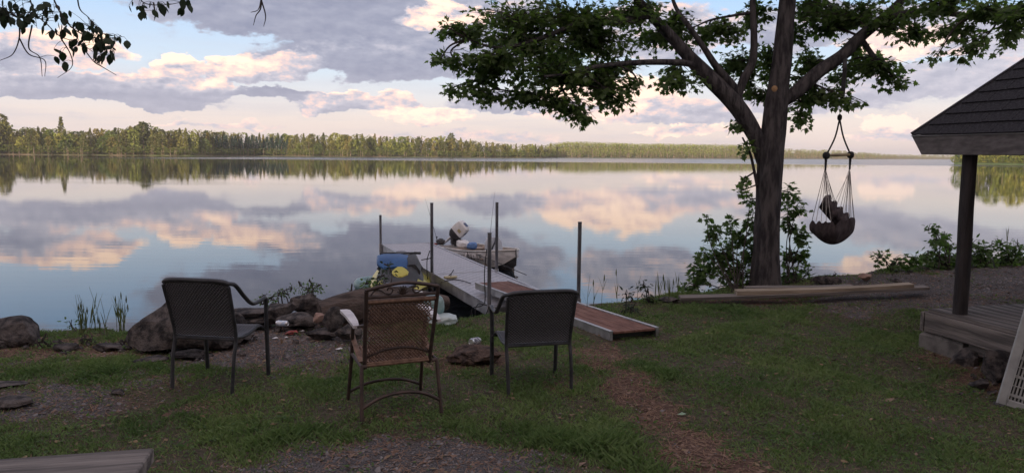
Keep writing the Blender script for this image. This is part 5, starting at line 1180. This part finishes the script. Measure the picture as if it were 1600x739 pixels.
def far_tree(kind, nq, rng, wide=1.0):
    """unit-height tree as clumps of small faces"""
    P_ = []; 
    if kind == 'spruce': z = rng.uniform(.06, 1, nq)**1.15; r = .19*wide*(1-z)**.85*(.55+.45*np.abs(np.sin(z*38+rng.uniform(0, 3))))+.006
    elif kind == 'pine': z = rng.uniform(.20, 1, nq); r = .18*wide*np.sin(np.clip((z-.15)/.87, 0, 1)*PI)**.6*(.6+.4*np.abs(np.sin(z*27+rng.uniform(0, 3))))+.01
    else: z = rng.uniform(.14, 1, nq); r = .25*wide*np.sqrt(np.clip(1-((z-.58)/.43)**2, 0, 1))
    a = rng.uniform(0, 2*PI, nq); lob = 1+.22*np.sin(a*3+z*9+rng.uniform(0, 6))+.15*np.sin(a*5-z*14)
    rad = r*lob*rng.uniform(.45, 1, nq)**.5; c = np.stack([rad*np.cos(a), rad*np.sin(a), z-(.03 if kind != 'broad' else 0)], 1)
    s = rng.uniform(.018, .042, nq)*(1.25 if kind == 'broad' else 1)
    d = rng.normal(0, 1, (nq, 3)); d[:, :2] += 1.6*c[:, :2]/np.maximum(rad, .01)[:, None]; d[:, 2] -= .4; Rn = frames(d, .9, rng)
    q = np.array([(-.6, -.5, 0), (.6, -.5, 0), (.45, .9, -.1), (-.45, .8, .1)]); V_, F_ = scatter((q, np.array([[0, 1, 2, 3]])), c, Rn, s)
    shade = np.repeat(rng.uniform(0, 1, nq), 4)
    # trunk: 5-sided cone
    tr = []; 
    for zz, rr_ in ((-.04, .014), (.5, .009), (.97, .002)):
        for j in range(5): tr.append((rr_*math.cos(j*1.2566), rr_*math.sin(j*1.2566), zz))
    o = len(V_); tf = [[o+i*5+j, o+i*5+(j+1) % 5, o+(i+1)*5+(j+1) % 5, o+(i+1)*5+j] for i in range(2) for j in range(5)]
    return np.concatenate([V_, np.array(tr)]), np.concatenate([F_, np.array(tf)]), np.concatenate([shade, np.zeros(15)]), np.concatenate([np.zeros(len(F_)), np.ones(10)])
rt = np.random.default_rng(21); VAR = {}
for kd, mt in (('spruce', M_fern), ('pine', M_fern), ('broad', M_fbroad), ('dark', M_fdark)):
    VAR[kd] = []
    for q in range(4):
        V_, F_, s_, mi = far_tree('spruce' if kd == 'dark' else kd, 620, rt); 
        VAR[kd].append(np_mesh({'spruce': 'spruce', 'pine': 'pine', 'broad': 'broadleaf', 'dark': 'spruce'}[kd]+'_tree', V_, F_, [mt, M_ftrunk], False, {'rnd': s_}, mi))
TOPL = [(-60, 188), (0, 184), (10, 186), (22, 200), (60, 197), (90, 200), (120, 203), (150, 200), (200, 198), (225, 190), (250, 199), (300, 200), (340, 203), (400, 208), (450, 208), (500, 208), (560, 208), (600, 212), (640, 212), (700, 212), (720, 216), (760, 221), (800, 224), (850, 226), (880, 221), (900, 220), (980, 223), (1150, 225), (1180, 227), (1200, 231), (1300, 234), (1360, 238), (1400, 241), (1440, 241), (1500, 241)]
tx = np.array([a for a, b in TOPL], float); ty = np.array([b for a, b in TOPL], float)
def tree_at(px, back, kd, hk=1.0, top=None, force=None):
    d = float(np.interp(px, pp, dd_))+back; x = ray_xy(px, d); z = float(fz(px, back))-.2; tz = at_d(px, top if top else float(np.interp(px, tx, ty)), d).z
    return (x, d, z), max(4.0, (tz-z)*hk)
cnt = 0
LAB = {'pine': ('pine_tree', 'sunlit pine in the forest row on the far shore', 'pine trees along the far shore'), 'spruce': ('spruce_tree', 'sunlit spruce in the forest row on the far shore', 'spruce trees along the far shore'),
       'broad': ('broadleaf_tree', 'light green broadleaf tree in the forest row on the far shore', 'broadleaf trees along the far shore'), 'dark': ('dark_spruce_tree', 'spruce coloured dark for the shade of the small cove on the far shore', 'dark spruces in the far cove')}
def plant(px, back, kd, hk, wk_=1.0, top=None, lab=None):
    global cnt
    p, h = tree_at(px, back, kd, hk, top); o = link_mesh(LAB[kd][0], VAR[kd][rt.integers(4)]); o.location = p; o.rotation_euler = (0, 0, rt.uniform(0, 6.28)); wd = wk_*max(1.0, 13.0/h)
    o.scale = (h*wd, h*wd, h); nm, lb, gp = LAB[kd]
    if lab: tag(o, lab, 'tree')
    else: tag(o, lb, 'tree', gp)
    cnt += 1
for i in range(165):
    px = -25+i*5.45+rt.uniform(-2, 2); kd = rt.choice(['pine', 'pine', 'spruce', 'broad'] if px < 500 else ['pine', 'pine', 'pine', 'spruce', 'broad'])
    if 335 < px < 450: kd = 'dark'
    plant(px, rt.uniform(7, 16), kd, rt.uniform(.66, .92) if kd != 'broad' else rt.uniform(.5, .85), rt.uniform(.85, 1.25))
for i in range(88):
    px = -20+i*10.1+rt.uniform(-3, 3); kd = rt.choice(['pine', 'spruce', 'pine', 'spruce', 'broad'])
    sp_k = rt.uniform(0, 1) < .35; plant(px, rt.uniform(20, 34), 'spruce' if sp_k else kd, rt.uniform(.98, 1.08) if sp_k else rt.uniform(.86, 1.0), rt.uniform(.85, 1.05) if sp_k else rt.uniform(.9, 1.3))
plant(98, 14, 'spruce', 1.0, .95, 181, 'tallest spruce standing out above the forest at the left')
plant(225, 12, 'pine', 1.0, 1.3, 189, 'broad tall pine rising over the forest, second highest on the left')
plant(705, 12, 'pine', 1.0, 1.0, 207, 'pine standing slightly above the middle of the far shore forest')
plant(836, 6, 'dark', 1.0, .9, 231, 'single dark spruce at the end of the long forest point')
plant(4, 10, 'pine', 1.0, 1.2, 176, 'tall pine at the left edge of the far forest')
# back rows and the distant hill as one mass
def wood(name, specs, nq, mats_kd, label):
    Vs = []; Fs = []; Rs = []; Ms = []; off = 0; lib = {kd: [far_tree('spruce' if kd == 'dark' else kd, nq, rt, 1.15) for _ in range(3)] for kd in ('spruce', 'pine', 'broad')}
    for (px, back, kd, hk) in specs:
        p, h = tree_at(px, back, kd, hk); V_, F_, s_, mi = lib[kd][rt.integers(3)]; a = rt.uniform(0, 6.28); ca, sa = math.cos(a), math.sin(a); wd = max(1.0, 13.0/h)*1.25
        Q = np.stack([(V_[:, 0]*ca-V_[:, 1]*sa)*h*wd+p[0], (V_[:, 0]*sa+V_[:, 1]*ca)*h*wd+p[1], V_[:, 2]*h+p[2]], 1)
        Vs.append(Q); Fs.append(F_+off); off += len(Q); Rs.append(np.clip(s_*.6+rt.uniform(0, .4), 0, 1)); Ms.append(np.where(mi == 1, 2, 1 if kd == 'broad' else 0))
    o = link_mesh(name, np_mesh(name, np.concatenate(Vs), np.concatenate(Fs), [M_fern, M_fbroad, M_ftrunk], False, {'rnd': np.concatenate(Rs)}, np.concatenate(Ms)))
    tag(o, label, 'forest', kind='stuff')
sp1 = [(rt.uniform(-400, 860), rt.uniform(28, 75), rt.choice(['pine', 'spruce', 'broad']), rt.uniform(.82, .98)) for _ in range(520)]
sp1 += [(rt.uniform(-60, 860), rt.uniform(3, 8), 'broad', rt.uniform(.16, .34)) for _ in range(330)]
wood('forest_belt', sp1, 90, None, 'continuous dark forest behind the front row of far shore trees')
sp2 = [(rt.uniform(855, 1215), rt.uniform(3, 12)+rt.uniform(0, 1)**1.3*120, rt.choice(['pine', 'broad', 'broad']), rt.uniform(.30, .60)) for _ in range(900)]
sp2 += [(855+i*1.0, rt.uniform(120, 150), 'broad', rt.uniform(.88, 1.0)) for i in range(0, 380, 4)]
sp2 = [(a, b, c, (min(1, e) if b > 110 else e*.75+.45*b/120)) for a, b, c, e in sp2]
sp2 += [(rt.uniform(855, 1215), rt.uniform(60, 125), 'broad', rt.uniform(.75, .97)) for i in range(420)]
sp2 += [(rt.uniform(1200, 1520), rt.uniform(3, 90), rt.choice(['pine', 'broad', 'spruce']), rt.uniform(.6, 1.0)) for _ in range(700)]
wood('hill_forest', sp2, 60, None, 'distant wooded hill right of the forest point')
# right-hand point behind the pavilion
RPX = [(1492, 330), (1540, 322), (1600, 310), (1700, 290), (1900, 270)]
V = []
for bk in (-1, 0, 3, 12, 80):
    for px, d in RPX:
        D_ = d+bk; V.append((ray_xy(px, D_)+(0 if px > 1492 else .0), D_, (-.6, .02, .8, 2.5, 5)[(-1, 0, 3, 12, 80).index(bk)]))
idx = np.arange(len(V)).reshape(5, 5); Fq = np.stack([idx[:-1, :-1], idx[:-1, 1:], idx[1:, 1:], idx[1:, :-1]], -1).reshape(-1, 4)
tag(link_mesh('right_point', np_mesh('right_point', V, Fq, mat('point_grass', (.07, .12, .04), (.12, .16, .06), .9, scale=.3), True)), kind='structure')
for i in range(20):
    px = 1498+i*9+rt.uniform(-3, 3); d = float(np.interp(px, [a for a, b in RPX], [b for a, b in RPX]))+rt.uniform(7, 16)+(i % 2)*10; kd = rt.choice(['broad', 'spruce', 'broad']); h = rt.uniform(11, 17) if i > 2 else rt.uniform(6, 10)
    o = link_mesh(LAB[kd][0], VAR[kd][rt.integers(4)]); o.location = (ray_xy(px, d), d, 1.2); wd = 1.25; o.scale = (h*wd, h*wd, h); o.rotation_euler = (0, 0, rt.uniform(0, 6)); tag(o, 'green tree on the wooded point seen under the pavilion eave', 'tree', 'trees on the right-hand point')
for i in range(16):
    px = 1494+i*9+rt.uniform(-3, 3); d = float(np.interp(px, [a for a, b in RPX], [b for a, b in RPX]))+4; h = rt.uniform(2.5, 5)
    o = link_mesh('bush', VAR['broad'][rt.integers(4)]); o.location = (ray_xy(px, d), d, .3); o.scale = (h*1.9, h*1.9, h); tag(o, 'low green bush along the waterline of the right-hand point', 'bush', 'bushes on the right-hand point')
# unseen wood added behind the camera to keep the lawn in shade
Vs = []; Fs = []; Rs = []; Ms = []; off = 0; libb = [far_tree('broad', 420, rt, 1.5) for _ in range(3)]
for i in range(64):
    x = -62+(i % 32)*3.6+rt.uniform(-1, 1); y = -24-(i//32)*9+rt.uniform(-2, 2); h = rt.uniform(12, 15); V_, F_, s_, mi = libb[i % 3]
    Q = V_.copy(); c_ = Q[:len(Q)-15].reshape(-1, 4, 3); m4 = c_.mean(1, keepdims=True); c_[:] = m4+(c_-m4)*1.9; Q[:len(Q)-15] = c_.reshape(-1, 3); Q[:len(Q)-15, 2] = Q[:len(Q)-15, 2]*1.05-.08
    Q = Q*np.array([h*1.2, h*1.2, h])+np.array([x, y, float(zg(x, y))])
    Vs.append(Q); Fs.append(F_+off); off += len(Q); Rs.append(s_); Ms.append(mi)
tag(link_mesh('added_shade_wood', np_mesh('added_shade_wood', np.concatenate(Vs), np.concatenate(Fs), [M_leaf, M_bark], False, {'rnd': np.concatenate(Rs)}, np.concatenate(Ms))), 'unseen leafy trees added behind the lawn to shade it', 'forest', kind='stuff')

# ------------------------------------------------------------------ evening haze over the lake
hm = bpy.data.materials.new('haze_air'); hm.use_nodes = True; hm.node_tree.nodes.clear(); HN = NT(hm.node_tree)
pvn = HN.n('ShaderNodeVolumePrincipled'); pvn.inputs['Color'].default_value = (.92, .93, 1, 1); pvn.inputs['Density'].default_value = .00016; pvn.inputs['Anisotropy'].default_value = .1
ho = HN.n('ShaderNodeOutputMaterial'); HN.put(ho.inputs['Volume'], pvn.outputs[0])
hb = MB(); hb.box((0, 3000, 30), (8400, 6300, 64)); tag(hb.build('haze', hm), 'thin evening haze over the lake', 'haze', kind='stuff')

# ------------------------------------------------------------------ grass, litter, gravel
def in_view(n, y0, y1, rng, pw=1.0):
    y = y0+(y1-y0)*rng.uniform(0, 1, n)**pw; x = y*rng.uniform(-.76, .76, n); return x, y
rg = np.random.default_rng(77)
def clump_noise(x, y): return .5+.25*np.sin(x*3.1+1.3*np.sin(y*2.7))+.25*np.sin(y*4.3+1.7*np.sin(x*3.9+1))
NB = 520000; x, y = in_view(NB, 3.3, 11.6, rg, .8); z = zg(x, y); D, G = cover(x, y, z); E = np.interp(x, EX, EY)
cn = clump_noise(x, y)*.6+.4*clump_noise(x*3.7, y*3.3); keep = (rg.uniform(0, 1, NB) < np.clip(1.12-D*1.15, .03, 1)*np.clip(cn*1.5-.10, .08, 1)) & (y < E+.15)
keep &= ~((x > 4.6) & (y > 4.5) & (y < 8.3) & (x > 4.66+(8.3-y)*.3-.05))
for (A, B) in ((PA, PB), (fl, nl2), (fl+ry_*RW, nl2+ry_*RW)):
    ab = np.array([B.x-A.x, B.y-A.y]); tt = np.clip(((x-A.x)*ab[0]+(y-A.y)*ab[1])/(ab@ab), 0, 1); keep &= ((x-A.x-tt*ab[0])**2+(y-A.y-tt*ab[1])**2) > .17**2
x, y, z, D, cn = x[keep], y[keep], z[keep], D[keep], cn[keep]; n = len(x)
a = rg.uniform(0, 2*PI, n); tall = np.clip(cn*1.3-.35, .15, 1); h = rg.uniform(.016, .038, n)*(.6+1.1*tall)*(1-.45*np.clip(D, 0, 1)); 
for (px, py, r, am) in ((985, 705, .25, .8), (1000, 725, .3, .7), (800, 685, .5, .5), (110, 575, .9, .7), (480, 690, .4, .8), (600, 560, .4, .7), (1230, 480, .8, .6), (1440, 412, 1.0, 1.6), (1570, 412, 1.2, 1.6), (150, 530, .8, 1.0), (520, 560, .6, .6), (700, 520, .5, 1.0), (1080, 470, .6, .8), (850, 700, .4, .7), (1050, 590, .3, .5)):
    b = hit(px, py); h *= 1+am*np.exp(-(((x-b.x)/r)**2+((y-b.y)/(r*.7))**2))
wd = rg.uniform(.0018, .0034, n)*(1+.08*y); le = h*rg.uniform(.2, 1.3, n); la = rg.uniform(0, 2*PI, n)
dx, dy = np.cos(a)*wd, np.sin(a)*wd; lx, ly = np.cos(la)*le, np.sin(la)*le
B = np.stack([x, y, z-.004], 1)
V = np.stack([B+np.stack([-dx, -dy, 0*x], 1), B+np.stack([dx, dy, 0*x], 1), B+np.stack([lx*.35+dx*.7, ly*.35+dy*.7, h*.6], 1), B+np.stack([lx, ly, h], 1)], 1).reshape(-1, 3)
i4 = np.arange(n)*4; Fg = np.stack([i4, i4+1, i4+2, i4+3], 1)
hue = np.clip(rg.uniform(0, 1, n)*.5+.75*(clump_noise(x*2.3+7, y*2.1)*.5+clump_noise(x*.8, y*1.1+3)*.5)-.25, 0, 1)
tag(link_mesh('grass', np_mesh('grass', V, Fg, M_grass, False, {'rnd': np.repeat(hue, 4)})), 'short uneven lawn grass', 'grass', kind='stuff')
print('blades', n)
NW = 60000; x, y = in_view(NW, 3.4, 11, rg, .8); z = zg(x, y); D, G = cover(x, y, z); kk = (rg.uniform(0, 1, NW) < np.clip(.75*clump_noise(x*1.7+4, y*1.3)**2*1.8-D*.5+.06, 0.01, 1)) & (y < np.interp(x, EX, EY)+.1) & ~((x > 4.3) & (y > 4.5) & (y < 8.3))
x, y, z = x[kk], y[kk], z[kk]; n = len(x); dr_ = np.stack([np.cos(rg.uniform(0, 6.28, n)), np.sin(rg.uniform(0, 6.28, n)), rg.uniform(-.2, .7, n)], 1)
V, F_ = scatter(T_SM, np.stack([x, y, z+rg.uniform(.004, .03, n)], 1), frames(dr_, .4, rg), rg.uniform(.014, .038, n)*1.25)
tag(link_mesh('ground_cover', np_mesh('ground_cover', V, F_, M_leaf2, False, {'rnd': np.repeat(rg.uniform(0, 1, n), 4)})), 'small broad weeds among the grass', 'weeds', kind='stuff')
def pebbles(name, N_, smin, smax, m_, w_grav, w_dirt, w_base, flat, label, seed):
    rg = np.random.default_rng(seed); x, y = in_view(N_, 3.4, 11.8, rg, .7); z = zg(x, y); D, G = cover(x, y, z); E = np.interp(x, EX, EY)
    k = (rg.uniform(0, 1, N_) < np.clip(w_base+w_dirt*D+w_grav*G, 0, 1)) & (y < E+.9)
    x, y, z = x[k], y[k], z[k]; n = len(x); s = rg.uniform(smin, smax, n)*(.75+rg.exponential(.3, n))
    o = np.array([(1, 0, 0), (0, 1, 0), (-1, 0, 0), (0, -1, 0), (0, 0, 1), (0, 0, -1)], float)*np.array([1, .7, flat]); T = np.array([(0, 1, 4), (1, 2, 4), (2, 3, 4), (3, 0, 4)])
    a = rg.uniform(0, 6.28, n); ca, sa = np.cos(a), np.sin(a); P_ = o[None]*s[:, None, None]*rg.uniform(.5, 1.3, (n, 6, 1)); ti = rg.normal(0, .25, n)
    Q = np.stack([P_[..., 0]*ca[:, None]-P_[..., 1]*sa[:, None], P_[..., 0]*sa[:, None]+P_[..., 1]*ca[:, None], P_[..., 2]+P_[..., 0]*ti[:, None]], -1)+np.stack([x, y, z+.002], -1)[:, None]
    F_ = (T[None]+(np.arange(n)*6)[:, None, None]).reshape(-1, 3)
    tag(link_mesh(name, np_mesh(name, Q.reshape(-1, 3), F_, m_, False, {'rnd': np.repeat(rg.uniform(0, 1, n)**1.6, 6)})), label, name, kind='stuff')
pebbles('gravel', 70000, .006, .016, M_gravel, 1.0, .05, .03, .55, 'grey gravel on the bare ground', 5)
pebbles('leaf_litter', 60000, .008, .02, M_litter, .15, .8, .16, .15, 'brown bark chips and leaf litter', 6)
def needles():
    rg = np.random.default_rng(9); x, y = in_view(70000, 3.4, 9.5, rg, .7); z = zg(x, y); D, G = cover(x, y, z); k = rg.uniform(0, 1, len(x)) < np.clip(D*1.0-G*.6+.06, 0, 1); x, y, z = x[k], y[k], z[k]; n = len(x)
    a = rg.uniform(0, 6.28, n); L_ = rg.uniform(.02, .05, n); w_ = .0016; d = np.stack([np.cos(a), np.sin(a), rg.normal(.1, .15, n)], 1)*L_[:, None]; s = np.stack([-np.sin(a), np.cos(a), 0*a], 1)*w_; B = np.stack([x, y, z+.006], 1)
    V = np.stack([B-d-s, B-d+s, B+d+s, B+d-s], 1).reshape(-1, 3); i4 = np.arange(n)*4
    tag(link_mesh('pine_needles', np_mesh('pine_needles', V, np.stack([i4, i4+1, i4+2, i4+3], 1), mat('needles', (.16, .09, .06), (.32, .21, .14), .8, scale=3, attr='rnd', spec=.2), False, {'rnd': np.repeat(rg.uniform(0, 1, n), 4)})), 'dry pine needles and stems on the bare path', 'pine needles', kind='stuff')
needles()
NW = 420; x, y = in_view(NW, 3.5, 9, rg, .8); z = zg(x, y); dr_ = np.stack([rg.normal(0, 1, NW), rg.normal(0, 1, NW), rg.uniform(-.1, .25, NW)], 1)
V, F_ = scatter(T_OV, np.stack([x, y, z+.018], 1), frames(dr_, .35, rg), rg.uniform(.022, .05, NW)); tag(link_mesh('fallen_leaves', np_mesh('fallen_leaves', V, F_, mat('dead_leaf', (.12, .075, .045), (.26, .20, .12), .8, scale=3, attr='rnd', spec=.2), False, {'rnd': np.repeat(rg.uniform(0, 1, NW), len(T_OV[0]))})), 'dry fallen leaves scattered on the lawn', 'fallen leaves', kind='stuff')
print('far tree things', cnt, 'objects', len(bpy.data.objects))

# ------------------------------------------------------------------ sub-parts go under the part they belong to
def base(o): return o.name.split('.')[0]
def kids(root, b): return sorted([c for c in root.children if base(c) == b], key=lambda c: c.name)
def nest(root, pb, cbs):
    p = kids(root, pb)[0]
    for cb_ in cbs:
        for c_ in kids(root, cb_): c_.parent = p
nest(bo, 'outboard_motor', ['engine_cowl', 'lower_cowl', 'cowl_panel', 'cowl_badge', 'leg', 'propeller', 'tiller', 'clamp_bracket'])
nest(bo, 'seat_cushion', ['seat_back', 'seat_piping'])
nest(bo, 'hull', ['registration_number', 'stem', 'spray_rail'])
for a_, b_ in zip(kids(dock, 'post'), kids(dock, 'post_bracket')): b_.parent = a_
for a_, b_ in zip(kids(jet, 'handlebar'), kids(jet, 'grip')): b_.parent = a_
nest(jet, 'hood', ['hood_panel', 'nose_grille', 'cowl_cover', 'side_console'])
nest(pav, 'roof', ['shingle', 'hip_cap', 'fascia', 'drip_edge'])
